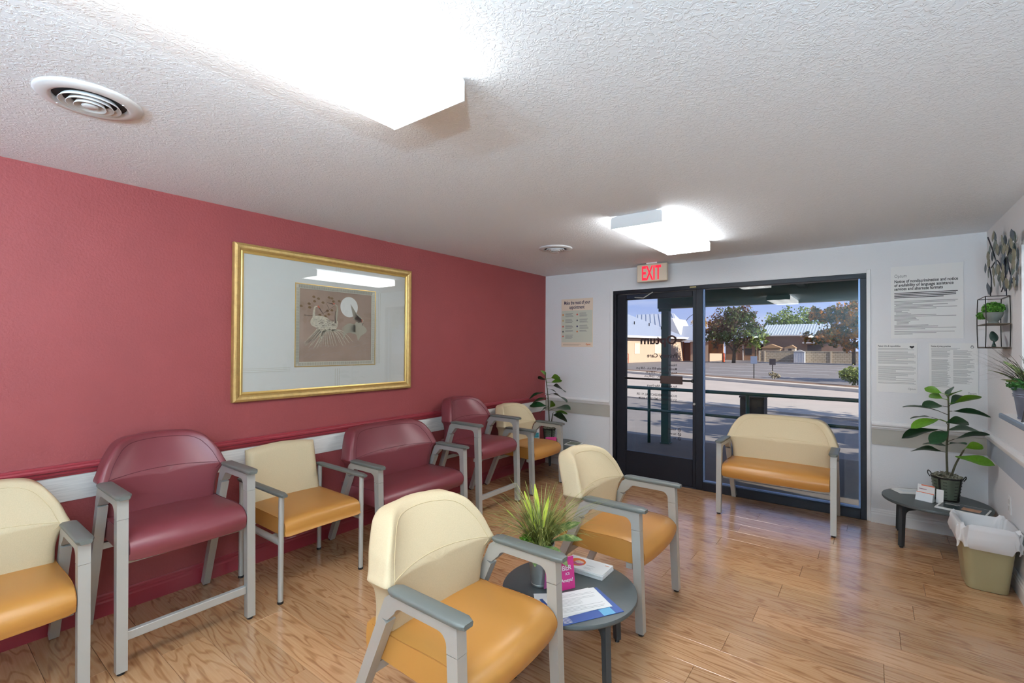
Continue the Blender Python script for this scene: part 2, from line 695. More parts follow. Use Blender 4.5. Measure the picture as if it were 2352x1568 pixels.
along_left('trim_1', RAIL, M_redtrim, Y_BACK, Y_FAR, 'red chair rail along the red wall')
along_left('trim_2', BAND, M_stripe_w, Y_BACK, Y_FAR, 'whitewashed board band under the red chair rail')
along_left('baseboard_left', BASE, M_redtrim, Y_BACK, Y_FAR, 'red baseboard along the red wall')
along_far('trim_3', RAIL, M_whitetrim, .031, DX0 - .035, 'white chair rail left of the door')
along_far('trim_4', BAND, M_stripe_g, .006, DX0 - .035, 'greige band left of the door')
along_far('baseboard_far', BASE, M_whitetrim, .016, DX0 - .01, 'white baseboard left of the door')
along_far('trim_5', RAIL, M_whitetrim, DX1 + .035, ROOM_W - .031, 'white chair rail right of the window')
along_far('trim_6', BAND, M_stripe_g, DX1 + .035, ROOM_W - .006, 'greige band right of the window')
along_far('baseboard_far.001', BASE, M_whitetrim, DX1 + .03, ROOM_W - .016, 'white baseboard right of the window')
along_right('trim_7', RAIL, M_whitetrim, Y_BACK, Y_FAR, 'white chair rail on the right wall')
along_right('trim_8', BAND, M_stripe_b, Y_BACK, Y_FAR, 'blue-grey band on the right wall')
along_right('baseboard_right', BASE, M_whitetrim, Y_BACK, Y_FAR, 'white baseboard on the right wall')
tag(MB().bbox(DX0 - .035, DX0, Y_FAR - .008, Y_FAR, 0, DZ + .03, r=.003).build('trim_9', M_whitetrim), 'thin white corner bead left of the door', 'trim', kind='structure')
tag(MB().bbox(DX1, DX1 + .03, Y_FAR - .008, Y_FAR, 0, DZ + .03, r=.003).build('trim_10', M_whitetrim), 'thin white corner bead right of the window', 'trim', kind='structure')

# reception ledge ------------------------------------------------------
led = thing('counter_ledge', 'white reception ledge with blue-grey nosing on the right wall', 'ledge', (0, 0, 0))
MB().bbox(4.085, 4.148, OY0 - .1, OY1 + .115, 1.082, 1.108, r=.003).build('apron_top', mat('ledge_top', (224, 224, 224), .4), led)
MB().bbox(4.148, 4.55, OY0 + .002, OY1 - .002, 1.082, 1.108, r=.003).build('top', mat('ledge_top', (224, 224, 224), .4), led)
MB().bbox(4.066, 4.0845, OY0 - .1, OY1 + .125, 1.076, 1.110, r=.006).build('nosing', mat('blue_grey_nosing', (112, 128, 148), .4), led)

# ================================================================== STOREFRONT: door and window
FY0, FY1 = Y_FAR + .0, Y_FAR + .115
win = thing('window_1', 'large plate-glass shop window in dark bronze frame beside the door', 'window', (0, 0, 0), kind='structure')
box('head', M_alu, win, DX0, DX1, FY0, FY1, 2.138, DZ, r=.003)
box('jamb', M_alu, win, 3.343, DX1, FY0, FY1, 0, 2.138, r=.003)
box('jamb', M_alu, win, DX0, 1.000, FY0, FY1, 0, 2.138, r=.003)
box('mullion', M_alu, win, 1.925, 1.992, FY0, FY1, 0, 2.138, r=.003)
box('sill', M_alu, win, 1.992, 3.343, FY0, FY1, .0, .085, r=.003)
M_bead = mat('glazing_bead', (118, 140, 178), .3, metal=.4)
box('glazing_bead', M_bead, win, 1.992, 2.006, FY0 + .03, FY0 + .06, .085, 2.138)
box('glazing_bead', M_bead, win, 3.329, 3.343, FY0 + .03, FY0 + .06, .085, 2.138)
box('glazing_bead', M_bead, win, 2.006, 3.329, FY0 + .03, FY0 + .06, .085, .1)
box('pane', M_glass, win, 2.0, 3.335, FY0 + .043, FY0 + .049, .09, 2.138)

door = thing('door_1', 'dark bronze glass entrance door with push bar and reversed vinyl lettering', 'door', (0, 0, 0), kind='structure')
DYA, DYB = FY0 + .02, FY0 + .065
box('stile', M_alu, door, 1.003, 1.120, DYA, DYB, .008, 2.132, r=.004)
box('stile', M_alu, door, 1.884, 1.922, DYA, DYB, .008, 2.132, r=.004)
box('top_rail', M_alu, door, 1.120, 1.884, DYA, DYB, 2.068, 2.132, r=.004)
box('bottom_rail', M_alu, door, 1.120, 1.884, DYA, DYB, .008, .305, r=.004)
box('pane', M_glass, door, 1.118, 1.886, DYA + .02, DYA + .026, .300, 2.070)
pb = MB().tube([(1.118, DYA - .03, 1.153), (1.89, DYA - .03, 1.153)], .011, 10).build('push_bar', M_black, door, smooth=True)
box('push_plate', mat('brown_plate', (52, 30, 22), .5), pb, 1.545, 1.79, DYA - .05, DYA - .035, 1.112, 1.200, r=.004)
box('bar_bracket', M_black, pb, 1.112, 1.126, DYA - .035, DYA, 1.135, 1.171)
box('bar_bracket', M_black, pb, 1.882, 1.896, DYA - .035, DYA, 1.135, 1.171)
cl = MB()
cl.bbox(1.14, 1.42, DYA - .03, DYA, 2.075, 2.125, r=.004)
cl.build('door_closer', mat('closer_bronze', (34, 40, 56), .35, metal=.4), door)
MB().tube([(1.24, DYA - .035, 2.09), (1.35, DYA - .05, 2.075), (1.46, DYA - .01, 2.15)], .006, 6).build('closer_arm', M_silver, door)
MB().lathe([(.0, 0), (.012, 0), (.012, .012), (.0, .012)], k=16).build('lock_cylinder', M_silver, door).matrix_local = Matrix.Translation((1.903, DYA - .012, .905)) @ Matrix.Rotation(-PI / 2, 4, 'X')
box('exit_latch', mat('brass_latch', (150, 138, 96), .4, metal=.6), door, 1.86, 1.93, FY0 - .012, FY0, 2.155, 2.172, r=.002)
# vinyl lettering on the outside face of the glass: seen reversed from the room
M_vinyl = mat('dark_maroon_vinyl', (44, 14, 14), .6)
M_vinyl2 = mat('dark_grey_vinyl', (46, 44, 48), .6)
GY = DYA + .027
def vinyl(body, size, x_right, z, wd, m=M_vinyl2, bold=.0006, name='lettering'):
    # reads properly from outside: x axis runs towards -x, starting at the right as seen from inside
    return text(body, size, m, door, frame_mtx((x_right, GY, z), (-1, 0, 0), (0, 0, 1)), 'LEFT', name, bold, wd)
vinyl('Optum', .135, 1.708, 1.553, .42, M_vinyl, .004)
vinyl('Primary Care', .062, 1.708, 1.400, .34, M_vinyl2, .0015)
vinyl('Hours:', .036, 1.708, 1.306, None)
vinyl('Monday - Thursday 8:00 a.m. - 5:00 p.m.', .036, 1.708, 1.262, .475)
vinyl('Friday 8:00 a.m. - 12:00 p.m.', .036, 1.708, 1.216, .36)
vinyl('Closed 12:00 p.m. - 12:40 p.m.', .036, 1.708, 1.172, .375)
vinyl('For Assistance After Hours', .036, 1.708, 1.066, .34)
vinyl('Please', .036, 1.708, 1.022, None)
vinyl('IN CASE OF EMERGENCY CALL 911 OR', .036, 1.708, .962, .465)
vinyl('GO TO NEAREST EMERGENCY ROOM', .036, 1.708, .916, .44)
for q, (zz, t) in enumerate(((.605, 'Tobacco'), (.556, 'No we'), (.508, 'No'))):
    vinyl(t, .026, 1.70, zz - .01, None)
    ring = MB().tube([(1.735 + .016 * math.cos(a * PI / 8), GY, zz + .016 * math.sin(a * PI / 8)) for a in range(16)], .0028, 5, closed=True)
    ring.tube([(1.724, GY, zz + .011), (1.746, GY, zz - .011)], .0026, 5)
    ring.build('prohibition_sign', M_vinyl2, door)

# ================================================================== CEILING FIXTURES
def lens_mat(LAMP, name):
    """prismatic acrylic wrap lit by two tubes: brighter bands over the tubes"""
    m = bpy.data.materials.new(name)
    m.use_nodes = True
    nt = m.node_tree
    b = nt.nodes['Principled BSDF']
    b.inputs['Base Color'].default_value = (.9, .9, .9, 1)
    b.inputs['Roughness'].default_value = .4
    tc = nt.nodes.new('ShaderNodeTexCoord')
    sx = nt.nodes.new('ShaderNodeSeparateXYZ')
    nt.links.new(tc.outputs['Object'], sx.inputs[0])
    mu = nt.nodes.new('ShaderNodeMath')
    mu.operation = 'MULTIPLY'
    mu.inputs[1].default_value = 2 * PI / .19
    nt.links.new(sx.outputs['X'], mu.inputs[0])
    co = nt.nodes.new('ShaderNodeMath')
    co.operation = 'COSINE'
    nt.links.new(mu.outputs[0], co.inputs[0])
    mr = nt.nodes.new('ShaderNodeMapRange')
    mr.inputs['From Min'].default_value = 1
    mr.inputs['From Max'].default_value = -1
    mr.inputs['To Min'].default_value = LAMP * .72
    mr.inputs['To Max'].default_value = LAMP
    nt.links.new(co.outputs[0], mr.inputs['Value'])
    b.inputs['Emission Color'].default_value = (.98, .985, .98, 1)
    nt.links.new(mr.outputs[0], b.inputs['Emission Strength'])
    return m

M_lens = lens_mat(LAMP, 'lit_prismatic_lens')
M_lens_side = lens_mat(LAMP_SIDE, 'lit_lens_side')
M_lens_top = lens_mat(LAMP * .75, 'lit_lens_shoulder')
def ceiling_light(cy, label, cx=2.128):
    t = thing('ceiling_light', label, 'ceiling light', (cx, cy, CEIL), group='fluorescent wrap lights on the ceiling')
    hl, hw = .59, .183
    box('housing', M_whitetrim, t, -.14, .14, -hl + .004, hl - .004, -.022, 0)
    prof = [(-hw, -.016), (-hw + .006, -.010), (-.14, -.002), (-.14, -.022), (-hw + .012, -.026), (-hw + .003, -.08), (hw - .003, -.08), (hw - .012, -.026), (.14, -.022), (.14, -.002), (hw - .006, -.010), (hw, -.016), (hw, -.084), (-hw, -.084)]
    ln = MB()
    # wrap lens as an open trough
    outer = [(-.141, -.004), (-hw + .01, -.008), (-hw, -.018), (-hw, -.082), (-hw + .003, -.085), (hw - .003, -.085), (hw, -.082), (hw, -.018), (hw - .01, -.008), (.141, -.004)]
    n = len(ln.v)
    for yy in (-hl + .004, hl - .004):
        ln.v += [(a, yy, b) for a, b in outer]
    k = len(outer)
    ln.f += [(n + i, n + i + 1, n + k + i + 1, n + k + i) for i in range(k - 1)]
    lo = ln.build('lens', M_lens, t, fix=False)
    lo.data.materials.append(M_lens_side)
    lo.data.materials.append(M_lens_top)
    for p in lo.data.polygons:
        if abs(p.normal.z) < .95 or p.center.z > -.05:
            p.material_index = 1
        if p.center.z > -.015:
            p.material_index = 2
    ep = [(-.145, -.001), (-hw + .006, -.005), (-hw - .002, -.018), (-hw - .002, -.087), (hw + .002, -.087), (hw + .002, -.018), (hw - .006, -.005), (.145, -.001)]
    for s in (-1, 1):
        MB().prism(ep, lambda p, q: (p[0], q, p[1]), s * hl, s * (hl - .004)).build('end_plate', M_whitetrim, t)
    return t
ceiling_light(.59, 'large fluorescent wrap light on the ceiling in the foreground')
ceiling_light(3.69, 'fluorescent wrap light on the ceiling near the exit sign')
ceiling_light(2.9, 'added unseen fluorescent wrap light on the reception office ceiling', 4.98)  # unseen light, added to brighten the dark reception and its opening

M_vent = mat('vent_white', (205, 205, 206), .5)
M_dark = mat('duct_dark', (26, 26, 27), .8)
def vent(x, y, label):
    t = thing('ceiling_vent', label, 'vent', (x, y, CEIL), group='round ceiling vents')
    MB().lathe([(.158, 0), (.158, -.004), (.150, -.010), (.120, -.016), (.112, -.014), (.108, -.002)], k=48).build('rim', M_vent, t, smooth=True)
    MB().lathe([(.0, -.0015), (.108, -.0015)], k=32).build('duct', M_dark, t)
    for r, zz in ((.092, -.022), (.070, -.026), (.048, -.030)):
        MB().lathe([(r - .012, -.004), (r, zz + .001), (r - .002, zz), (r - .014, -.006)], k=40).build('cone_ring', M_vent, t, smooth=True)
    MB().lathe([(.0, -.030), (.020, -.030), (.026, -.026), (.016, -.004)], k=32).build('centre_cone', M_vent, t, smooth=True)
    for s in (-1, 1):
        MB().lathe([(.0, -.018), (.004, -.017), (.004, -.013)], .118 * .75 * s, .118 * .66 * s, 0, 8).build('screw', M_whitetrim, t)
vent(1.066, .449, 'round white ceiling vent left of the foreground light')
vent(1.055, 3.78, 'round white ceiling vent near the exit sign')

# uplights added out of view behind the camera to brighten the ceiling ---------
def added_uplight(x, y, rz, label, power=1.):
    t = thing('added_wall_uplight', label, 'added fill lamp', (x, y, 1.72), rz, 'added fill uplights behind the camera')
    sh_ = MB().lathe([(0, -.10), (.03, -.098), (.075, -.06), (.115, .0), (.13, .05), (.124, .05), (.108, .0), (.07, -.052), (0, -.09)], 0, .135, 0, 32)
    sharp(sh_.build('bowl', M_whitetrim, t), 40)
    box('back_plate', M_silver, t, -.04, .04, 0, .012, -.09, .03, r=.003)
    MB().tube([(0, .01, -.05), (0, .06, -.07)], .008, 8).build('arm', M_silver, t)
    ld = bpy.data.lights.new('fill_bulb', 'POINT')
    ld.energy = FILL_WATTS * power
    ld.shadow_soft_size = .05
    ld.color = (.63, .85, 1.0)
    lo_b = bpy.data.objects.new('fill_bulb', ld)
    C.objects.link(lo_b)
    lo_b.parent = t
    lo_b.location = (0, .135, .03)
added_uplight(1.15, Y_BACK, 0, 'added unseen fill light in a white bowl at the left of the back wall', .35)
added_uplight(2.3, Y_BACK, 0, 'added unseen fill light in a white bowl in the middle of the back wall')
added_uplight(3.45, Y_BACK, 0, 'added unseen fill light in a white bowl at the right of the back wall')
added_uplight(ROOM_W, -.9, PI / 2, 'added unseen fill light in a white bowl on the right wall behind the photographer')

# exit sign -----------------------------------------------------------
ex = thing('exit_sign', 'cream exit sign with glowing red letters hanging above the door', 'sign', (1.515, 5.04, CEIL))
box('housing', mat('cream_plastic', (214, 200, 178), .5), ex, -.168, .168, -.024, .024, -.206, -.016, r=.006)
box('canopy', M_whitetrim, ex, -.06, .06, -.03, .03, -.016, 0, r=.003)
M_exit = mat('exit_red', (235, 30, 60), .5, emit=.8, emitcol=(240, 20, 50))
text('EXIT', .215, M_exit, ex, frame_mtx((-.005, -.0252, -.186), (1, 0, 0), (0, 0, 1)), 'CENTER', 'letters', .005, .215)

# ================================================================== SEATING
def slab_profile_cap(L0, L1, hw, z1, th):
    """arm cap: rounded long pad with undercut edges"""
    m = MB()
    secs = []
    N = 14
    for i in range(N + 1):
        t = i / N
        d = L0 + (L1 - L0) * t
        e = min(t, 1 - t) * (L1 - L0)
        k = 1 if e > .02 else math.sqrt(max(0, 1 - (1 - e / .02) ** 2)) * .35 + .65
        h = hw * k
        dz = 0 if e > .012 else -.004 * (1 - e / .012)
        secs.append([(d, -h * .82, z1 - th), (d, -h, z1 - th * .45), (d, -h * .96, z1 - .003 + dz), (d, -h * .8, z1 + dz),
                     (d, h * .8, z1 + dz), (d, h * .96, z1 - .003 + dz), (d, h, z1 - th * .45), (d, h * .82, z1 - th)])
    for sct in secs:
        m.v += sct
    k = 8
    for i in range(N):
        for j in range(k):
            j2 = (j + 1) % k
            m.f.append((i * k + j, i * k + j2, (i + 1) * k + j2, (i + 1) * k + j))
    m.f.append(tuple(range(k)))
    m.f.append(tuple(N * k + j for j in range(k)))
    return m

def arc(cx, cz, r, a0, a1, n=6):
    return [(cx + r * math.cos(math.radians(a0 + (a1 - a0) * i / n)), cz + r * math.sin(math.radians(a0 + (a1 - a0) * i / n))) for i in range(n + 1)]

def lounge_chair(name, label, cat, w, arm, seat, top, mb, ms, seam_b, seam_s, loc, rz, group, stretcher=False):
    """moulded arm chair: slanted rear legs, flat arm caps, shaped wrap back. Local +x is the front, origin under the back."""
    t = thing(name, label, cat, loc, rz, group)
    LW = .022                                   # half width of the legs
    zt = arm - .020                             # top of the metal frame
    zs = arm - .115                             # seam between bracket and legs
    rear = lambda z: .025 + (.318 - .025) * (z / zt)          # centre line of the rear leg
    front = lambda z: .640 - .028 * (z / zt)                  # centre line of the front leg
    for s in (-1, 1):
        y = s * w / 2
        # bracket: inverted U with rounded inside corners
        hd = .024
        ri, fi = rear(zs) + hd, front(zs) - hd
        outer = [(rear(zs) - hd, zs), (rear(zt - .02) - hd, zt - .02), (rear(zt) - hd + .012, zt - .004), (rear(zt) + .01, zt),
                 (front(zt) + hd - .006, zt), (front(zt) + hd, zt - .006), (front(zs) + hd, zs)]
        fz = zt - .036
        inner = [(fi, zs)] + arc(fi - .040, fz - .040, .040, 0, 90, 5) + arc(rear(fz) + hd + .045, fz - .035, .035, 90, 160, 5) + [(ri, zs)]
        br = MB().prism(outer + inner, lambda p, q: (p[0], q, p[1]), y - LW, y + LW).build('arm_bracket', M_silver, t)
        sharp(br, 30)
        MB().bar((rear(zs - .0025), y, zs - .0025), (rear(.014), y, .014), hd * .96, LW * .97, (0, 1, 0), hd * .8, LW * .9).build('leg', M_silver, t)
        MB().bar((front(zs - .0025), y, zs - .0025), (front(.014), y, .014), hd * .98, LW * .99, (0, 1, 0), hd * .85, LW * .95).build('leg', M_silver, t)
        for d in (rear(0), front(0)):
            MB().lathe([(0, 0), (.014, 0), (.016, .004), (.016, .0142), (0, .0142)], d, y, 0, 14).build('foot_glide', M_black, t)
        cp = slab_profile_cap(.300, .667, .033, arm, .021)
        cp.v = [(a, b + y, c) for a, b, c in cp.v]
        sharp(cp.build('arm_cap', M_capgrey, t), 50)
    # seat cushion: loft of a rounded section, front edge bowed out
    hw = w / 2 - LW - .003
    zb = seat - .125
    sec = [(.12, zb + .02), (.12, seat - .012), (.15, seat - .002), (.30, seat - .006), (.48, seat + .001), (.57, seat - .004), (.615, seat - .018), (.642, seat - .045), (.648, seat - .075), (.636, zb + .012), (.610, zb), (.40, zb + .004), (.16, zb + .01)]
    sec = spline(sec, 3, True)
    m = MB()
    N = 22
    k = len(sec)
    cx, cz = .37, seat - .06
    for i in range(N + 1):
        u = -1 + 2 * i / N
        e = (1 - abs(u)) * hw
        q = 1 if e > .03 else .90 + .10 * math.sqrt(max(0, 1 - (1 - e / .03) ** 2))
        for d, z in sec:
            bow = .018 * (1 - u * u) * max(0, (d - .4) / .22)
            sag = .006 * (1 - u * u) * (1 if z > seat - .03 else 0)
            m.v.append((cx + (d - cx) * (.985 + .015 * q) + bow, u * hw, cz + (z - cz) * q + sag))
    for i in range(N):
        for j in range(k):
            j2 = (j + 1) % k
            m.f.append((i * k + j, i * k + j2, (i + 1) * k + j2, (i + 1) * k + j))
    m.f.append(tuple(range(k)))
    m.f.append(tuple(N * k + j for j in range(k)))
    so_ = sharp(m.build('seat', ms, t), 60)
    for s in (-1, 1):
        path = [(cx + (d - cx) * .998, s * (hw - .0015), cz + (z - cz) * .93) for d, z in sec if z > seat - .09 and d > .14]
        MB().tube(path, .0018, 5).build('seam', seam_s, so_)
    # frame rails
    rl = MB()
    rl.box(.545, .580, -w / 2 + LW, w / 2 - LW, zb - .024, zb + .004)
    rl.build('front_rail', M_silver, t)
    d0 = rear(zb - .03)
    MB().box(d0 - .012, d0 + .012, -w / 2 + LW, w / 2 - LW, zb - .05, zb - .018).build('rear_rail', M_silver, t)
    if stretcher:
        MB().bbox(.617, .645, -w / 2 + LW, w / 2 - LW, .145, .185, r=.002).build('foot_rail', M_silver, t)
    # back: outline in (y, z)
    zc = arm - .01
    h = top - zc
    hc = w / 2 + .016
    zl = seat - .06
    k_ = min(1, h / .2)
    right = [(hc - .004, zc - .012), (hc, zc), (hc - .010, zc + .12 * h), (hc - .034, zc + .42 * h), (hc - .070, zc + .70 * h), (hc - .098, zc + .85 * h), (hc - .140, zc + .95 * h), (hc - .205, zc + .985 * h)]
    if hc > .4:
        right += [(hc * .35, top - .001)]
    up = right + [(0, top)] + [(-a, b) for a, b in right[::-1]]
    lo = [(-(w / 2 - .016), zc - .05), (-(w / 2 - .030), zc - .12), (-(w / 2 - .034), zl + .03), (-(w / 2 - .065), zl), (0, zl), (w / 2 - .065, zl), (w / 2 - .034, zl + .03), (w / 2 - .030, zc - .12), (w / 2 - .016, zc - .05)]
    out = spline(up + lo, 5, True)
    K = len(out)
    zm = zc - .02
    def half(zz):
        # half width of the outline at a height
        if zz <= zc:
            return hc
        t_ = min(1, (zz - zc) / h)
        return hc - .10 * t_
    def depth(yy, zz):
        # front face: lower panel near upright, upper panel leans well back, both wrap forward at the sides
        yn = min(1.1, abs(yy) / half(zz))
        yn = max(0, yn - (1 - .285 / hc) * .55) / (1 - (1 - .285 / hc) * .55)
        if zz < zc:
            t_ = min(1, (zc - zz) / .22)
            return .238 + .012 * t_ + .062 * (1 - t_) * yn ** 2.2
        t_ = min(1.05, (zz - zc) / .195)
        return .238 - .135 * t_ + (.062 + .050 * t_) * yn ** 2.2
    def rdepth(zz):
        if zz < zc:
            return .150 + .012 * max(0, 1 - (zc - zz) / .25)
        return .162 - .105 * ((zz - zc) / .195) ** 1.3
    def rg_(r, off=0., rear_=None):
        o_ = []
        for a, b in out:
            yy, zz = a * r, zm + (b - zm) * r
            f_ = depth(yy, zz) - off
            if rear_ is not None:
                f_ = min(rdepth(zz) + rear_, f_)
            o_.append((f_, yy, zz))
        return o_
    rings = [rg_(r) for r in (.12, .3, .5, .68, .80, .87)]
    rings += [rg_(.94, .003), rg_(.975, .010), rg_(.995, .022), rg_(1.0, .036)]
    rings += [rg_(1.0, .044, .022), rg_(.988, .044, .008), rg_(.96, .044, .0), rg_(.6, .05, .0), rg_(.3, .05, .0)]
    rear_min = .012
    m = MB()
    for rg in rings:
        m.v += rg
    for i in range(len(rings) - 1):
        for j in range(K):
            j2 = (j + 1) % K
            m.f.append((i * K + j, i * K + j2, (i + 1) * K + j2, (i + 1) * K + j))
    c0 = len(m.v)
    m.v.append((depth(0, zm), 0, zm))
    m.f += [(c0, (j + 1) % K, j) for j in range(K)]
    c1 = len(m.v)
    m.v.append((rdepth(zm), 0, zm))
    b0 = (len(rings) - 1) * K
    m.f += [(c1, b0 + j, b0 + (j + 1) % K) for j in range(K)]
    bo = sharp(m.build('backrest', mb, t), 60)
    j0 = next(j for j in range(K) if rings[5][j][2] < zc - .03)
    loop = [rings[5][(j0 + j) % K] for j in range(K)]
    MB().tube([(p[0] + .0005, p[1], p[2]) for p in loop if p[2] > zc - .03], .0016, 5).build('seam', seam_b, bo)
    cr = []
    for i in range(25):
        yy = -hc * .87 + 2 * hc * .87 * i / 24
        zz = zc + .004 + .016 * (1 - (yy / (hc * .87)) ** 2)
        cr.append((depth(yy, zz) + .0008, yy, zz))
    MB().tube(cr, .0018, 5).build('seam', seam_b, bo)
    return t

ARM, HIP = dict(arm=.665, seat=.468, top=.868), dict(arm=.822, seat=.625, top=1.012)
WALLROW = 'chairs lined up along the red wall'
lounge_chair('armchair', 'beige and caramel armchair cut off at the left edge, beside the tall burgundy chair', 'chair', .567, **ARM, mb=M_beige, ms=M_caramel, seam_b=M_seamb, seam_s=M_seamc, loc=(.03, .244, 0), rz=0, group=WALLROW)
lounge_chair('hip_chair', 'tall burgundy hip chair with foot rail at the left, nearest of its kind', 'chair', .567, **HIP, mb=M_burg, ms=M_burg, seam_b=M_seamr, seam_s=M_seamr, loc=(.03, .943, 0), rz=0, group=WALLROW, stretcher=True)
lounge_chair('bariatric_chair', 'extra-wide low burgundy chair under the right end of the picture', 'chair', .868, **ARM, mb=M_burg, ms=M_burg, seam_b=M_seamr, seam_s=M_seamr, loc=(.03, 2.536, 0), rz=0, group=WALLROW)
lounge_chair('hip_chair', 'tall burgundy hip chair with foot rail farther back, beside the corner armchair', 'chair', .567, **HIP, mb=M_burg, ms=M_burg, seam_b=M_seamr, seam_s=M_seamr, loc=(.02, 3.452, 0), rz=0, group=WALLROW, stretcher=True)
lounge_chair('armchair', 'beige and caramel armchair in the far corner next to the small corner plant', 'chair', .567, **ARM, mb=M_beige, ms=M_caramel, seam_b=M_seamb, seam_s=M_seamc, loc=(.03, 4.262, 0), rz=0, group=WALLROW)
lounge_chair('armchair', 'beige and caramel armchair in the foreground, in front of the round table', 'chair', .575, **ARM, mb=M_beige, ms=M_caramel, seam_b=M_seamb, seam_s=M_seamc, loc=(1.762, 1.378, 0), rz=0, group='armchairs at the middle table')
lounge_chair('armchair', 'beige and caramel armchair behind the round table in the middle of the room', 'chair', .567, **ARM, mb=M_beige, ms=M_caramel, seam_b=M_seamb, seam_s=M_seamc, loc=(1.812, 2.693, 0), rz=0, group='armchairs at the middle table')
lounge_chair('loveseat', 'wide beige and caramel loveseat in front of the window', 'loveseat', .868, **ARM, mb=M_beige, ms=M_caramel, seam_b=M_seamb, seam_s=M_seamc, loc=(2.742, 5.238, 0), rz=-PI / 2, group=None)

def tube_chair():
    t = thing('guest_chair', 'slim tubular-frame armchair with cream back and caramel seat between two burgundy chairs', 'chair', (.0, 1.678, 0), 0, WALLROW)
    w2 = .274
    r = .0155
    xf, xr = .655, .14
    for s in (-1, 1):
        y = s * w2
        MB().tube([(xf, y, .012), (xf, y, .628)], r, 14).build('leg', M_silver, t, smooth=False)
        MB().tube([(xr, y, .012), (xr, y, .628)], r, 14).build('leg', M_silver, t)
        MB().tube([(xr, y, .355), (xf, y, .355)], .019, 14).build('side_rail', M_silver, t)
        for d in (xf, xr):
            MB().lathe([(0, 0), (.016, 0), (.0175, .006), (.0165, .014), (0, .014)], d, y, 0, 14).build('foot_glide', M_black, t)
        cp = slab_profile_cap(.105, .70, .024, .646, .019)
        cp.v = [(a, b + y, c) for a, b, c in cp.v]
        sharp(cp.build('arm_cap', M_capgrey, t), 50)
    for o in t.children:
        if o.name.startswith(('leg', 'side_rail')):
            sharp(o, 40)
    MB().tube([(.52, -w2, .355), (.52, w2, .355)], .012, 10).build('cross_rail', M_silver, t)
    MB().tube([(.2, -w2, .355), (.2, w2, .355)], .012, 10).build('cross_rail', M_silver, t)
    # seat
    hw = w2 - .018
    sec = spline([(.13, .40), (.13, .47), (.16, .482), (.40, .482), (.60, .480), (.652, .466), (.668, .44), (.668, .40), (.655, .378), (.40, .378), (.16, .380)], 3, True)
    m = MB()
    N, k = 18, len(sec)
    for i in range(N + 1):
        u = -1 + 2 * i / N
        e = (1 - abs(u)) * hw
        q = 1 if e > .02 else .88 + .12 * math.sqrt(max(0, 1 - (1 - e / .02) ** 2))
        for d, z in sec:
            m.v.append((.40 + (d - .40) * (.97 + .03 * q), u * hw, .43 + (z - .43) * q + .004 * (1 - u * u)))
    for i in range(N):
        for j in range(k):
            m.f.append((i * k + j, i * k + (j + 1) % k, (i + 1) * k + (j + 1) % k, (i + 1) * k + j))
    m.f += [tuple(range(k)), tuple(N * k + j for j in range(k))]
    st = sharp(m.build('seat', M_caramel, t), 60)
    MB().tube([(.40 + (d - .40) * .995, -hw + .001, .43 + (z - .43) * .93) for d, z in sec if z > .4 and d > .15], .0016, 5).build('seam', M_seamc, st)
    # back: upholstered panel, slightly arched top
    m = MB()
    N = 20
    zb, rows = .43, 16
    def pt(u, v, side):
        yy = u * (.252 - .012 * v)
        zz = zb + v * (.405 - .022 * u * u)
        e = min(1 - abs(u), v + .15, 1 - v)
        th = .036 * (1 if e > .09 else math.sqrt(max(0.02, 1 - (1 - e / .09) ** 2)))
        mid = .165 - .075 * v + .012 * u * u
        return (mid + side * th, yy, zz)
    for side in (1, -1):
        n0 = len(m.v)
        for i in range(N + 1):
            for j in range(rows + 1):
                m.v.append(pt(-1 + 2 * i / N, j / rows, side))
        for i in range(N):
            for j in range(rows):
                a = n0 + i * (rows + 1) + j
                m.f.append((a, a + 1, a + rows + 2, a + rows + 1))
    n1 = (N + 1) * (rows + 1)
    def edge(seq):
        for a, b in zip(seq, seq[1:]):
            m.f.append((a, b, n1 + b, n1 + a))
    edge([i * (rows + 1) for i in range(N + 1)])
    edge([i * (rows + 1) + rows for i in range(N + 1)])
    edge(list(range(rows + 1)))
    edge([N * (rows + 1) + j for j in range(rows + 1)])
    sharp(m.build('backrest', M_beige, t), 60)
tube_chair()

# ================================================================== TABLES
def round_table(name, label, x, y, rot, group='low round charcoal tables'):
    t = thing(name, label, 'table', (x, y, 0), rot, group)
    R, Z = .325, .345
    sharp(MB().lathe([(0, Z), (R - .006, Z), (R - .002, Z - .001), (R, Z - .005), (R, Z - .016), (R - .004, Z - .022), (R - .03, Z - .026), (0, Z - .026)], k=72).build('tabletop', M_table, t), 30)
    for q in range(4):
        a = q * PI / 2
        c, s = math.cos(a), math.sin(a)
        def P(d, z):
            return (d * c, d * s, z)
        zt = Z - .027
        prof = [(.04, zt), (.296, zt), (.302, zt - .008), (.312, .012), (.284, .012), (.272, zt - .075)] + arc(.235, zt - .075, .036, 0, 90, 5)[1:] + [(.12, zt - .034), (.04, zt - .03)]
        lg = MB().prism(prof, lambda p, q_: (p[0] * c - q_ * s, p[0] * s + q_ * c, p[1]), -.014, .014).build('leg', M_tleg, t)
        sharp(lg, 30)
        MB().lathe([(0, 0), (.012, 0), (.012, .0125), (0, .0125)], .298 * c, .298 * s, 0, 12).build('foot_glide', M_black, t)
    return t
round_table('coffee_table', 'round charcoal coffee table between the two armchairs', 2.243, 2.018, math.radians(-26))
round_table('side_table', 'round charcoal side table in the right corner holding a fig plant', 3.81, 4.895, math.radians(45))
round_table('side_table', 'round charcoal side table in the left corner behind the armchair', .372, 4.885, math.radians(45))
TZ = .345

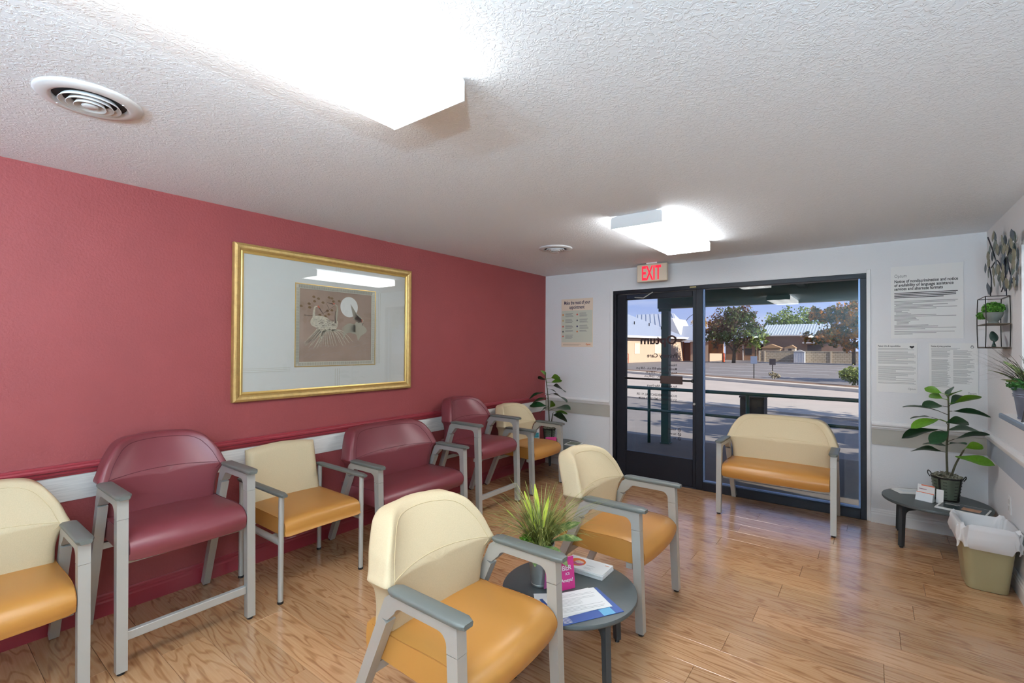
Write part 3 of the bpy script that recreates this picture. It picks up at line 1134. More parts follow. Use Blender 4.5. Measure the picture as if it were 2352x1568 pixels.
# ================================================================== FRAMED PICTURE on the red wall
M_gold = mat('ribbed_gold', (188, 154, 94), .45, metal=.5, var=.12, vscale=30)
M_gold2 = mat('bright_gold', (214, 180, 108), .32, metal=.6)
PY0, PY1, PZ0, PZ1 = 1.384, 2.915, 1.128, 2.207
pic = thing('framed_picture', 'large gold-framed picture of cranes and a moon on the red wall', 'picture', (0, 0, 0))
fr_w = .066
def mitred(name, prof, y0, y1, z0, z1, material, parent):
    """four mitred frame sides; prof gives (inset from the outer edge, distance from the wall)"""
    sides = []
    def P(c, p):
        i, d = p
        return {'bl': (d, y0 + i, z0 + i), 'br': (d, y1 - i, z0 + i), 'tr': (d, y1 - i, z1 - i), 'tl': (d, y0 + i, z1 - i)}[c]
    for a, b in (('bl', 'br'), ('br', 'tr'), ('tr', 'tl'), ('tl', 'bl')):
        m = MB()
        k = len(prof)
        m.v += [P(a, p) for p in prof] + [P(b, p) for p in prof]
        m.f += [(i, (i + 1) % k, k + (i + 1) % k, k + i) for i in range(k)]
        m.f += [tuple(range(k)), tuple(range(k, 2 * k))]
        sides.append(m.build(name, material, parent))
    return sides
sides = mitred('frame_side', [(0, .002), (0, .030), (.004, .038), (.018, .044), (.034, .040), (.046, .030), (.046, .002)], PY0, PY1, PZ0, PZ1, M_gold, pic)
# fine ribs across the moulding
def rib_mesh(L, z=False):
    m = MB()
    n = int(L / .0055)
    prof = [(.002, .0325), (.006, .0392), (.018, .0455), (.032, .0415), (.042, .0335)]
    for i in range(n):
        s0 = .05 + (L - .1) * i / n
        b = len(m.v)
        for ds, lift in ((-.0013, -.0012), (0, .0), (.0013, -.0012)):
            m.v += [(d + lift, ins, s0 + ds) for ins, d in prof]
        k = len(prof)
        for q in range(2):
            m.f += [(b + q * k + j, b + q * k + j + 1, b + (q + 1) * k + j + 1, b + (q + 1) * k + j) for j in range(k - 1)]
    return m
LY, LZ = PY1 - PY0, PZ1 - PZ0
for i, (o, L) in enumerate(zip(sides, (LY, LZ, LY, LZ))):
    m = rib_mesh(L)
    if i == 0:
        m.v = [(d, PY0 + s_, PZ0 + ins) for d, ins, s_ in m.v]
    elif i == 1:
        m.v = [(d, PY1 - ins, PZ0 + s_) for d, ins, s_ in m.v]
    elif i == 2:
        m.v = [(d, PY0 + s_, PZ1 - ins) for d, ins, s_ in m.v]
    else:
        m.v = [(d, PY0 + ins, PZ0 + s_) for d, ins, s_ in m.v]
    tag(m.build('ribbing', M_gold, o, fix=False), kind='stuff')
mitred('inner_lip', [(.0465, .002), (.0465, .028), (.053, .031), (.058, .027), (.066, .024), (.066, .002)], PY0, PY1, PZ0, PZ1, M_gold2, pic)
box('backing_board', mat('board', (120, 110, 95), .8), pic, .001, .006, PY0 + .05, PY1 - .05, PZ0 + .05, PZ1 - .05)
AY0, AY1, AZ0, AZ1 = 1.815, 2.530, 1.352, 1.982
M_matb = mat('linen_mat_board', (226, 227, 220), .8, var=.02, vscale=30, stretch=(1, 1, 30))
mt = MB()
a0, a1, b0, b1 = PY0 + .06, PY1 - .06, PZ0 + .06, PZ1 - .06
for (ya, yb, za, zb) in ((a0, AY0, b0, b1), (AY1, a1, b0, b1), (AY0, AY1, b0, AZ0), (AY0, AY1, AZ1, b1)):
    mt.box(.0065, .016, ya, yb, za, zb)
mtb = mt.build('mat_board', M_matb, pic)
M_vline = mat('mat_line', (196, 192, 172), .7)
def vlines(y, za, zb):
    for i in range(3):
        box('mat_line', M_vline, mtb, .0161, .0166, y + i * .018, y + i * .018 + .0025, za, zb)
vlines(2.15, b0, AZ0 - .02); vlines(2.15, AZ1 + .02, b1)
for i in range(3):
    box('mat_line', M_vline, mtb, .0161, .0166, AY1 + .015 + i * .016, AY1 + .0175 + i * .016, AZ0 + .01, AZ1 - .01)
    box('mat_line', M_vline, mtb, .0161, .0166, a0, AY0 - .03, 1.35 - i * .012, 1.352 - i * .012)
mitred('gold_fillet', [(0, .0065), (0, .020), (.006, .020), (.007, .0065)], AY0, AY1, AZ0, AZ1, M_gold2, pic)
M_sil = mat('ribbed_silver', (206, 203, 186), .4, metal=.25)
fs = mitred('silver_fillet', [(.007, .0065), (.007, .0165), (.038, .0125), (.038, .0065)], AY0, AY1, AZ0, AZ1, M_sil, pic)
M_silg = mat('silver_groove', (150, 148, 134), .5)
for i, o in enumerate(fs):
    m = MB()
    L = (AY1 - AY0) if i % 2 == 0 else (AZ1 - AZ0)
    n = int(L / .0095)
    for j in range(n):
        s0 = .03 + (L - .06) * j / n
        if i == 0: m.box(.0146, .0162, AY0 + s0, AY0 + s0 + .0028, AZ0 + .010, AZ0 + .033)
        if i == 2: m.box(.0146, .0162, AY0 + s0, AY0 + s0 + .0028, AZ1 - .033, AZ1 - .010)
        if i == 1: m.box(.0146, .0162, AY1 - .033, AY1 - .010, AZ0 + s0, AZ0 + s0 + .0028)
        if i == 3: m.box(.0146, .0162, AY0 + .010, AY0 + .033, AZ0 + s0, AZ0 + s0 + .0028)
    tag(m.build('groove', M_silg, o), kind='stuff')
# the print itself: flat printed shapes
by0, by1, bz0, bz1 = AY0 + .038, AY1 - .038, AZ0 + .038, AZ1 - .038
pw, ph = by1 - by0, bz1 - bz0
prn = box('print', mat('taupe_print', (166, 142, 124), .7, var=.14, vscale=5, detail=5), pic, .0065, .0085, by0, by1, bz0, bz1)
M_moon = mat('moon_white', (236, 236, 228), .7)
M_cream = mat('crane_cream', (208, 200, 178), .7, var=.2, vscale=60)
M_fea = mat('feather_grey', (176, 170, 150), .7)
M_dkb = mat('feather_brown', (92, 74, 62), .7)
M_org = mat('crane_crown', (206, 110, 84), .7)
M_olv = mat('print_leaf', (126, 98, 64), .7)
lay = [0]
def q2(s, t, d):
    return (d, by0 + s * pw, bz1 - t * ph)
def blob(pts, material, n=5, name='printed_shape'):
    lay[0] += 1
    d = .0086 + lay[0] * .00002
    o = spline(pts, n, True)
    m = MB()
    m.v = [q2(a, b, d) for a, b in o]
    c = len(m.v)
    m.v.append(q2(sum(p[0] for p in o) / c, sum(p[1] for p in o) / c, d))
    m.f = [(c, i, (i + 1) % c) for i in range(c)]
    return m.build(name, material, prn)
def strokes(lines, wd, material, name='printed_lines'):
    lay[0] += 1
    d = .0086 + lay[0] * .00002
    m = MB()
    for pts in lines:
        p = spline(pts, 5)
        n0 = len(m.v)
        k = len(p)
        for i in range(k):
            a = p[max(i - 1, 0)]
            b = p[min(i + 1, k - 1)]
            tx, ty = (b[0] - a[0]) * pw, (b[1] - a[1]) * ph
            l = math.hypot(tx, ty) or 1
            nx, ny = -ty / l, tx / l
            ww = wd * (1 - .75 * i / (k - 1))
            m.v.append(q2(p[i][0] + nx * ww / pw, p[i][1] + ny * ww / ph, d))
            m.v.append(q2(p[i][0] - nx * ww / pw, p[i][1] - ny * ww / ph, d))
        for i in range(k - 1):
            m.f.append((n0 + 2 * i, n0 + 2 * i + 1, n0 + 2 * i + 3, n0 + 2 * i + 2))
    return tag(m.build(name, material, prn, fix=False), kind='stuff')
blob([(.665 + .127 * math.cos(a * PI / 8), .205 + .150 * math.sin(a * PI / 8)) for a in range(16)], M_moon, 2)
rnd = random.Random(3)
lv = []
for (s_, t_) in ((.18, .1), (.24, .12), (.19, .16), (.12, .2), (.13, .25), (.38, .09), (.42, .1), (.3, .17), (.44, .14), (.52, .13), (.36, .28), (.42, .27), (.38, .33), (.26, .35), (.33, .36), (.02, .24)):
    blob([(s_ - .022, t_), (s_, t_ - .018), (s_ + .022, t_ + .004), (s_, t_ + .018)], M_olv, 3)
strokes([[(.06, .36), (.2, .36), (.32, .31)], [(.32, .31), (.46, .2)], [(.38, .25), (.34, .17)]], .0022, M_dkb)
# left pair of cranes
blob([(.14, .43), (.2, .36), (.33, .37), (.42, .43), (.5, .42), (.49, .52), (.42, .56), (.3, .56), (.2, .52), (.15, .49)], M_cream)
strokes([[(.18, .40), (.185, .30), (.2, .235), (.24, .235)]], .011, M_cream)
strokes([[(.24, .23), (.27, .28), (.31, .335)]], .006, M_dkb)
strokes([[(.23, .225), (.26, .25)]], .008, M_org)
strokes([[(.47, .46), (.48, .36), (.495, .27), (.485, .2), (.44, .18)]], .012, M_fea)
strokes([[(.47, .45), (.465, .36), (.47, .28)]], .006, M_dkb)
strokes([[(.44, .18), (.35, .165)]], .005, M_dkb)
strokes([[(.46, .178), (.43, .17)]], .006, M_org)
fan = []
for i in range(26):
    a = i / 25
    x0, y0 = .22 + .22 * a, .54 + .02 * math.sin(3 * a)
    x1, y1 = .06 + .62 * a * a + .04 * a, .80 - .10 * abs(a - .45) + rnd.uniform(-.03, .03)
    fan.append([(x0, y0), ((x0 + x1) / 2 + (.06 if a < .5 else -.05) * (1 - a), (y0 + y1) / 2 - .06), (x1, y1)])
strokes(fan, .0042, M_cream)
strokes([[(p[0] + .012, p[1] + .006) for p in f] for f in fan[::2]], .002, M_fea)
cont = []
for i in range(70):
    a, b = rnd.uniform(.2, .46), rnd.uniform(.4, .55)
    cont.append([(a, b), (a + .012, b + .008), (a + .028, b + .004)])
strokes(cont, .0016, M_dkb)
# right crane with raised wing
blob([(.74, .46), (.8, .41), (.88, .47), (.93, .53), (.91, .58), (.84, .63), (.80, .70), (.77, .61), (.70, .58)], M_fea)
wing = []
for i in range(8):
    a = i / 7
    wing.append([(.87 - .06 * a, .39 + .03 * a), (.78 - .03 * a, .31 + .07 * a), (.685 + .04 * a, .165 + .20 * a)])
strokes(wing, .008, M_fea)
strokes([[(p[0], p[1] + .012) for p in f] for f in wing], .002, M_dkb)
strokes([[(.86, .47), (.865, .41), (.885, .385)]], .009, M_fea)
strokes([[(.855, .375), (.862, .43)]], .006, M_org)
strokes([[(.875, .43), (.855, .48)]], .004, M_dkb)
tail = []
for i in range(16):
    a = i / 15
    tail.append([(.76, .47 + .1 * a), (.66 - .03 * a, .45 + .14 * a), (.56 + .02 * a, .52 + .17 * a)])
strokes(tail, .0038, M_fea)
mist = []
for i in range(60):
    a, b = rnd.uniform(.05, .93), rnd.uniform(.7, .96)
    mist.append([(a, b), (a + .04, b - .02), (a + .08, b + rnd.uniform(-.02, .02))])
strokes(mist, .0012, mat('mist_grey', (168, 152, 142), .7))
box('glass', M_pglass, pic, .0222, .0232, PY0 + .06, PY1 - .06, PZ0 + .06, PZ1 - .06)

# ================================================================== NOTICES AND POSTER on the far wall
def sheet(name, label, x0, x1, z0, z1, material, cat='notice', th=.003):
    t = thing(name, label, cat, (0, 0, 0))
    box('sheet', material, t, x0, x1, Y_FAR - th - .0005, Y_FAR - .0005, z0, z1)
    return t, Y_FAR - th - .0008
def copy_lines(parent, yy, rows, material, th=.0036, name='printed_text'):
    m = MB()
    for (x0, x1, z) in rows:
        m.quad((x0, yy, z), (x1, yy, z), (x1, yy, z + th), (x0, yy, z + th))
    return tag(m.build(name, material, parent, fix=False), kind='stuff')
def wtext(parent, yy, body, size, x, z, m, wd=None, bold=0., align='LEFT'):
    return text(body, size, m, parent, frame_mtx((x, yy, z), (1, 0, 0), (0, 0, 1)), align, 'lettering', bold, wd)
rn = random.Random(11)
n1, yy = sheet('notice_board', 'large white nondiscrimination notice on the wall right of the window', 3.556, 4.012, 1.601, 2.216, M_paper, th=.006)
nx = 3.579
wtext(n1, yy, 'Optum', .04, nx, 2.121, M_inklight, .08)
wtext(n1, yy, 'Notice of nondiscrimination and notice', .036, nx, 2.076, M_ink, .40, .0008)
wtext(n1, yy, 'of availability of language assistance', .036, nx, 2.044, M_ink, .375, .0008)
wtext(n1, yy, 'services and alternate formats', .036, nx, 2.012, M_ink, .31, .0008)
copy_lines(n1, yy, [(nx, nx + L, 1.985 - i * .013) for i, L in enumerate((.4, .39, .39, .315))], M_ink, .006)
rows = []
for i, (L, ind) in enumerate(((.4, 0), (.385, 0), (.12, 0), (.33, .01), (.25, 0), (.395, 0), (.27, 0), (.1, 0), (.05, 0), (.08, .01), (.1, .01), (.27, 0), (.39, 0), (.14, 0), (.145, 0), (.16, 0), (.09, .015), (.08, .015), (.08, .015), (.22, 0), (.28, 0), (.39, 0), (.2, 0), (0, 0), (.38, 0), (.27, 0), (.12, 0))):
    if L:
        rows.append((nx + ind, nx + ind + L, 1.915 - i * .0107))
copy_lines(n1, yy, rows, M_inklight, .0038)
n2, yy = sheet('notice', 'white patient rights notice with a heart symbol, lower left of the large notice', 3.457, 3.728, 1.139, 1.560, M_paper)
wtext(n2, yy, 'Patient rights & responsibilities', .02, 3.468, 1.53, M_ink, .15, .0004)
rows = [(3.468, 3.468 + rn.choice((.26, .25, .23, .2, .24, .12)), 1.512 - i * .0085) for i in range(36) if i not in (2, 16, 17, 33)]
rows = [(a, min(b, 3.718), z) for a, b, z in rows]
copy_lines(n2, yy, rows, M_inklight, .0026)
wtext(n2, yy, 'Optum', .024, 3.668, 1.166, M_inklight, .05)
hb = MB()
hp = [(.0, -.012), (-.016, .002), (-.012, .011), (-.005, .011), (0, .006), (.005, .011), (.012, .011), (.016, .002)]
hb.v = [(3.694 + a, yy, 1.527 + b) for a, b in hp]
hb.f = [tuple(range(len(hp)))]
hb.build('heart_symbol', M_ink, n2, fix=False)
n3, yy = sheet('notice', 'white two-column privacy notice with a padlock symbol, lower right of the large notice', 3.802, 4.096, 1.132, 1.560, M_paper)
wtext(n3, yy, 'Notice of privacy practices', .02, 3.815, 1.53, M_ink, .12, .0004)
rows = [(3.815, 3.99, 1.518), (3.815, 3.975, 1.511)]
for i in range(46):
    if i in (9, 10, 25): continue
    rows.append((3.818, 3.818 + rn.uniform(.095, .118), 1.499 - i * .0066))
for i in range(40):
    if i in (6, 9, 22, 31): continue
    rows.append((3.950, 3.950 + rn.uniform(.08, .125), 1.499 - i * .0068))
copy_lines(n3, yy, rows, M_inklight, .0022)
wtext(n3, yy, 'Optum', .024, 4.035, 1.152, M_inklight, .05)
MB().tube([(4.062 + .006 * math.cos(a * PI / 6), yy, 1.536 + .007 * math.sin(a * PI / 6)) for a in range(7)], .0012, 5).build('padlock_symbol', M_ink, n3)
MB().tube([(4.062 + .0085 * math.cos(a * PI / 6), yy, 1.528 + .0075 * math.sin(a * PI / 6)) for a in range(12)], .0014, 5, closed=True).build('padlock_body', M_ink, n3)

ps, yy = sheet('poster', 'small cream and sage poster titled make the most of your appointment', .247, .696, 1.513, 2.121, mat('poster_cream', (226, 208, 188), .7), 'poster')
box('green_panel', mat('poster_sage', (200, 202, 186), .7), ps, .247 + .006, .696 - .006, yy - .0002, yy, 1.572, 1.972)
M_navy = mat('navy_ink', (38, 36, 72), .7)
wtext(ps, yy, 'Make the most of your', .062, .4715, 2.052, M_navy, .37, .0012, 'CENTER')
wtext(ps, yy, 'appointment', .062, .4715, 1.995, M_navy, .215, .0012, 'CENTER')
yq = yy - .0006
for col, xs in ((0, .272), (1, .478)):
    for r_, zz in enumerate((1.93, 1.855, 1.78, 1.715, 1.655)):
        if col and r_ == 4: continue
        c = [(214, 130, 50), (190, 160, 110), (196, 90, 80), (60, 60, 70), (200, 90, 80), (200, 70, 60), (90, 90, 96), (36, 32, 84), (206, 110, 50)][col * 5 + r_]
        m = MB()
        m.v = [(xs + .011 * math.cos(a * PI / 5), yq, zz - .008 + .011 * math.sin(a * PI / 5)) for a in range(10)]
        m.f = [tuple(range(10))]
        m.build('icon', mat('icon_%d_%d' % (col, r_), c, .7), ps, fix=False)
        nl = 4 if r_ != 3 else 2
        copy_lines(ps, yq, [(xs + .033, xs + .033 + rn.uniform(.09, .125), zz + .004 - i * .013) for i in range(nl)], mat('poster_grey', (112, 116, 118), .7), .0042)
copy_lines(ps, yq, [(.272, .53, 1.545), (.272, .5, 1.535)], mat('poster_tan', (170, 150, 130), .7), .004)
wtext(ps, yq, 'Optum', .03, .6, 1.537, mat('orange_ink', (206, 108, 44), .7), .065, .001)

# outlet on the right wall
ol = thing('wall_outlet', 'white electrical outlet low on the right wall', 'outlet', (ROOM_W, 4.48, .487))
box('plate', M_whitetrim, ol, -.006, 0, -.036, .036, -.058, .058, r=.002)
for zz in (-.022, .022):
    box('socket', mat('socket_white', (205, 205, 203), .5), ol, -.008, -.006, -.016, .016, zz - .014, zz + .014, r=.0005)

# ================================================================== PLANTS
def leaf_mesh(name, material, L=1., W=.5, fold=.16, droop=.22, wav=.03, k=9):
    """fiddle-leaf: wide towards the tip, folded on the midrib, drooping"""
    m = MB()
    for i in range(k + 1):
        t = i / k
        wd = W * .5 * (math.sin(PI * min(1, t ** 1.25) * .985 + .02) ** .75) * (.62 + .5 * t)
        zc = -droop * t * t
        for j in range(-2, 3):
            u = j / 2
            m.v.append((t * L, u * wd, zc + fold * abs(u) * wd * 1.6 + wav * math.sin(9 * t + 2.5 * u) * abs(u) * .5))
    for i in range(k):
        for j in range(4):
            a = i * 5 + j
            m.f.append((a, a + 1, a + 6, a + 5))
    n = len(m.v)
    me = m.mesh(name, material, True)
    return me

LEAF_D = leaf_mesh('leaf', M_figleaf)
LEAF_L = leaf_mesh('leaf', M_figlight, droop=.12)

def put_leaf(parent, base, tip, me, roll=0., wscale=1.):
    b, t = Vector(base), Vector(tip)
    d = t - b
    L = d.length
    x = d.normalized()
    up = Vector((0, 0, 1))
    yv = up.cross(x)
    if yv.length < .05:
        yv = Vector((0, 1, 0))
    yv.normalize()
    zv = x.cross(yv)
    m = Matrix.Identity(4)
    for i in range(3):
        m[i][0], m[i][1], m[i][2] = x[i], yv[i], zv[i]
    m.translation = b
    m = m @ Matrix.Rotation(roll, 4, 'X') @ Matrix.Diagonal((L, L * wscale, L, 1))
    o = bpy.data.objects.new('leaf', me)
    C.objects.link(o)
    o.parent = parent
    o.matrix_parent_inverse = Matrix.Identity(4)
    o.matrix_local = Matrix.Translation(-Vector(parent.location)) @ m
    return o

def fig(name, label, loc, leaves, stems, light, potfn):
    t = thing(name, label, 'plant', loc)
    off = -Vector(loc)
    for s in stems:
        MB().tube([Vector(p) + off for p in spline(s, 4)], .008, 7, r2=.005).build('stem', M_stem, t, smooth=True)
    rl = random.Random(5)
    ax = stems[0]
    pt = MB()
    for i, (b, tp) in enumerate(leaves):
        bv = Vector(b)
        # stalk from the nearest stem point below
        best = None
        for s in stems:
            for p in spline(s, 8):
                pv = Vector(p)
                if pv.z <= bv.z + .02:
                    dd = (pv - bv).length + abs(bv.z - pv.z - .02)
                    if best is None or dd < best[0]:
                        best = (dd, pv)
        put_leaf(t, b, tp, LEAF_L if i in light else LEAF_D, rl.choice((-1, 1)) * rl.uniform(.45, 1.0) if i % 4 else rl.uniform(-.3, .3), rl.uniform(.95, 1.25))
        if best and (best[1] - bv).length < .25:
            MB().tube([best[1] + off, bv + off], .003, 5, r2=.0022).build('leaf_stalk', M_figlight if i in light else M_stem, t)
    potfn(t)
    return t

F2 = [((3.836, 4.905, 1.034), (3.628, 4.82, 1.106)), ((3.856, 4.928, 1.171), (3.755, 4.97, 1.21)), ((3.859, 4.935, 1.13), (3.784, 5.02, 1.159)), ((3.859, 4.902, 1.076), (3.748, 4.8, 1.104)), ((3.796, 4.938, 0.979), (3.671, 5.04, 0.977)), ((3.841, 4.905, 0.974), (3.665, 4.82, 0.916)), ((3.831, 4.932, 0.889), (3.614, 5.0, 0.83)), ((3.845, 4.902, 0.727), (3.658, 4.8, 0.766)), ((3.886, 4.935, 0.764), (3.747, 5.02, 0.784)), ((3.919, 4.912, 1.103), (4.061, 4.87, 1.179)), ((3.911, 4.905, 1.04), (4.108, 4.82, 1.066)), ((3.875, 4.898, 0.951), (3.999, 4.77, 1.005)), ((3.886, 4.938, 0.89), (4.09, 5.04, 0.927)), ((3.924, 4.928, 0.826), (4.1, 4.97, 0.912)), ((3.984, 4.905, 0.769), (4.069, 4.82, 0.823)), ((3.927, 4.905, 0.698), (4.125, 4.82, 0.698)), ((3.884, 4.905, 1.144), (3.948, 4.82, 1.217)), ((3.904, 4.935, 1.087), (3.989, 5.02, 1.172)), ((3.892, 4.935, 1.132), (3.905, 5.02, 1.232)), ((3.887, 4.898, 0.886), (3.783, 4.77, 0.826)), ((3.892, 4.898, 0.787), (3.962, 4.77, 0.849))]
F1 = [((0.201, 4.938, 1.151), (0.107, 4.98, 1.228)), ((0.287, 4.922, 1.129), (0.45, 4.88, 1.159)), ((0.267, 4.945, 1.073), (0.372, 5.03, 1.106)), ((0.318, 4.915, 1.035), (0.565, 4.83, 1.033)), ((0.235, 4.945, 0.991), (0.297, 5.03, 0.967)), ((0.306, 4.915, 0.938), (0.589, 4.83, 0.922)), ((0.196, 4.945, 1.107), (0.05, 5.03, 1.133)), ((0.164, 4.927, 0.944), (0.04, 4.78, 0.903)), ((0.212, 4.942, 0.881), (0.05, 4.84, 0.841)), ((0.23, 4.915, 0.783), (0.06, 4.8, 0.815)), ((0.222, 4.938, 0.759), (0.064, 4.98, 0.706)), ((0.281, 4.915, 0.771), (0.391, 4.83, 0.867)), ((0.319, 4.915, 0.753), (0.583, 4.83, 0.835)), ((0.313, 4.945, 0.712), (0.46, 5.03, 0.71)), ((0.315, 4.922, 0.677), (0.573, 4.88, 0.68))]

M_olive = mat('olive_glass_tin', (92, 100, 84), .4, metal=.3, var=.15, vscale=10)
M_iron = mat('dark_iron', (38, 36, 34), .5, metal=.5)
M_moss = leafy_mat('grey_moss', [(92, 88, 70), (150, 146, 126), (188, 184, 166)], 60, .9)
def tin_pot(t, r0=.070, r1=.092, h=.185):
    p = MB().lathe([(0, .004), (r0, .0), (r0, .006), (r1, h), (r1 - .004, h), (r0 - .004, .012), (0, .012)], k=40).build('pot', M_olive, t, smooth=True)
    sharp(p, 40)
    for zz in (.006, h - .012):
        rr = r0 + (r1 - r0) * zz / h
        MB().lathe([(rr, zz), (rr + .003, zz), (rr + .004, zz + .012), (rr + .001, zz + .012)], k=40).build('hoop', M_iron, p)
    for q in range(4):
        a = q * PI / 2 + 1.0
        MB().bar((r0 * 1.02 * math.cos(a), r0 * 1.02 * math.sin(a), .006), ((r1 + .002) * math.cos(a), (r1 + .002) * math.sin(a), h), .006, .003, (math.cos(a), math.sin(a), 0)).build('band', M_iron, p)
        for j in range(6):
            zz = .03 + j * .024
            rr = r0 + (r1 - r0) * zz / h + .0012
            for sg in (-1, 1):
                b = a + sg * .38
                MB().bar((rr * math.cos(b - .13), rr * math.sin(b - .13), zz), (rr * math.cos(b + .13), rr * math.sin(b + .13), zz), .0016, .0016).build('slot', M_iron, p)
    for a in (2.7, -.45):
        ca, sa = math.cos(a), math.sin(a)
        pts = [((r1 + d) * ca - s_ * sa, (r1 + d) * sa + s_ * ca, h + z) for d, s_, z in ((.002, -.022, -.02), (.016, -.024, .004), (.022, 0, .022), (.016, .024, .004), (.002, .022, -.02))]
        MB().tube(spline(pts, 4), .0035, 6).build('handle', M_iron, p)
    ms = MB()
    rr_ = random.Random(2)
    for i in range(420):
        a, r = rr_.uniform(0, 2 * PI), r1 * .98 * math.sqrt(rr_.random())
        z = h - .006 + .028 * (1 - (r / r1) ** 2) + rr_.uniform(-.004, .006)
        c = Vector((r * math.cos(a), r * math.sin(a), z))
        u = Vector((rr_.uniform(-1, 1), rr_.uniform(-1, 1), rr_.uniform(-.5, .8))).normalized() * .012
        v = Vector((rr_.uniform(-1, 1), rr_.uniform(-1, 1), rr_.uniform(-.3, .3))).normalized() * .004
        ms.quad(c - u - v, c + u - v, c + u + v, c - u + v)
    tag(ms.build('moss', M_moss, t, fix=False), kind='stuff')
    MB().lathe([(0, h - .012), (r1 * .95, h - .012)], k=24).build('soil', mat('soil', (62, 54, 44), .9), t)

fig('potted_fig', 'fiddle-leaf fig in an olive tin pot on the right corner table', (3.882, 4.955, TZ + .0005), F2,
    [[(3.884, 4.92, .52), (3.880, 4.918, .75), (3.892, 4.92, .95), (3.89, 4.92, 1.16)], [(3.9, 4.915, .52), (3.93, 4.91, .64), (3.975, 4.905, .755)]], {1, 2, 5, 9, 14, 15, 16}, lambda t: tin_pot(t))
fig('potted_fig', 'small fiddle-leaf fig in a dark pot on the left corner table', (.265, 4.92, TZ + .0005), F1,
    [[(.262, 4.93, .5), (.25, 4.93, .70), (.235, 4.93, .92), (.19, 4.93, 1.2)], [(.285, 4.925, .5), (.298, 4.925, .62), (.315, 4.92, .70)]], {0, 1, 2, 11, 13}, lambda t: tin_pot(t, .06, .078, .17))

def blades(n, r0, hmin, hmax, spread, seed, wd=.003, flat=False, bend=1.0):
    """arching grass blades as thin strips, rooted near the centre"""
    m = MB()
    r = random.Random(seed)
    for i in range(n):
        a = r.uniform(0, 2 * PI)
        rr = r0 * math.sqrt(r.random())
        h = r.uniform(hmin, hmax)
        s = r.uniform(.15, 1.) * spread
        dv = Vector((math.cos(a), math.sin(a), 0))
        base = dv * rr
        k = 7
        side = Vector((-dv.y, dv.x, 0))
        droop = r.uniform(.1, .9) * bend
        n0 = len(m.v)
        for j in range(k + 1):
            t = j / k
            p = base + dv * s * (t ** 1.4) + Vector((0, 0, h * (t - droop * .5 * t ** 3)))
            w_ = wd * (1 - t) ** .6 + .0004
            m.v += [tuple(p - side * w_), tuple(p + side * w_)]
        for j in range(k):
            m.f.append((n0 + 2 * j, n0 + 2 * j + 1, n0 + 2 * j + 3, n0 + 2 * j + 2))
    return m

M_grass1 = leafy_mat('olive_grass', [(70, 78, 36), (122, 130, 62), (176, 176, 104)], 20, .5)
M_grass2 = leafy_mat('lime_grass', [(150, 168, 50), (196, 204, 84)], 30, .5)
M_sprig = leafy_mat('bright_sprig', [(70, 124, 34), (118, 172, 48)], 60, .5)
M_varieg = leafy_mat('variegated_leaf', [(58, 92, 48), (104, 130, 74), (168, 176, 120)], 40, .45)
BL_V = leaf_mesh('broad_leaf', M_varieg, W=.36, droop=.35)

def sprigs(n, c, r, seed, size=.006):
    m = MB()
    q = random.Random(seed)
    for i in range(n):
        d = Vector((q.gauss(0, 1), q.gauss(0, 1), q.gauss(0, 1))).normalized() * r * q.random() ** .4
        p = Vector(c) + Vector((d.x, d.y, d.z * .75))
        u = Vector((q.uniform(-1, 1), q.uniform(-1, 1), q.uniform(-.6, .6))).normalized() * size
        v = u.cross(Vector((q.uniform(-1, 1), q.uniform(-1, 1), q.uniform(-1, 1)))).normalized() * size * .7
        m.quad(p - u, p - v, p + u, p + v)
    return m

def bucket(t, r0, r1, h, material=M_zinc):
    b = MB().lathe([(0, .0015), (r0 - .002, 0), (r0, .004), (r0, .010), (r0 - .002, .012), (r1 - .006, h - .012), (r1, h - .008), (r1, h), (r1 - .004, h), (r0 - .005, .014), (0, .012)], k=40).build('bucket', material, t)
    sharp(b, 40)
    for f_ in (.72, .78):
        rr = r0 + (r1 - r0) * f_
        MB().lathe([(rr - .001, h * f_ - .003), (rr + .0018, h * f_), (rr - .001, h * f_ + .003)], k=40).build('ring', material, b, smooth=True)
    MB().lathe([(0, h - .02), (r1 * .93, h - .02)], k=24).build('soil', mat('soil', (62, 54, 44), .9), t)
    return b

gp = thing('grass_arrangement', 'zinc bucket of arching grasses and variegated leaves on the coffee table', 'plant', (2.115, 1.955, TZ + .0005))
bucket(gp, .044, .072, .205)
def up(m, dz):
    m.v = [(a, b, c + dz) for a, b, c in m.v]
    return m
tag(up(blades(240, .05, .16, .34, .33, 5, .0021, bend=1.35), .19).build('grass_blades', M_grass1, gp, fix=False), kind='stuff')
tag(up(blades(70, .03, .12, .24, .21, 8, .0045, bend=1.0), .19).build('olive_blades', M_grass1, gp, fix=False), kind='stuff')
for a, L, h_ in ((2.3, .12, .27), (2.6, .16, .23), (2.9, .10, .20), (1.1, .03, .24), (3.3, .17, .16)):
    put_leaf(gp, Vector(gp.location) + Vector((.01 * math.cos(a), .01 * math.sin(a), .19)), Vector(gp.location) + Vector((L * math.cos(a), L * math.sin(a), .19 + h_)), leaf_mesh('lime_leaf', M_grass2, W=.10, droop=.1), .3)
for a, L, h_ in ((-.5, .19, .04), (-1.2, .15, -.01), (-1.9, .14, .0), (.2, .18, .10), (.7, .16, .14), (-2.6, .13, .0), (1.5, .13, .08), (-.1, .17, -.02)):
    o = put_leaf(gp, Vector(gp.location) + Vector((.03 * math.cos(a), .03 * math.sin(a), .20)), Vector(gp.location) + Vector((L * math.cos(a), L * math.sin(a), .20 + h_)), BL_V, .2)
    o.name = 'broad_leaf'
for k_, (a, r) in enumerate(((3.5, .065), (4.1, .06), (3.0, .07))):
    tag(sprigs(260, (r * math.cos(a), r * math.sin(a), .205), .045, 20 + k_).build('bright_sprig', M_sprig, gp, fix=False), kind='stuff')

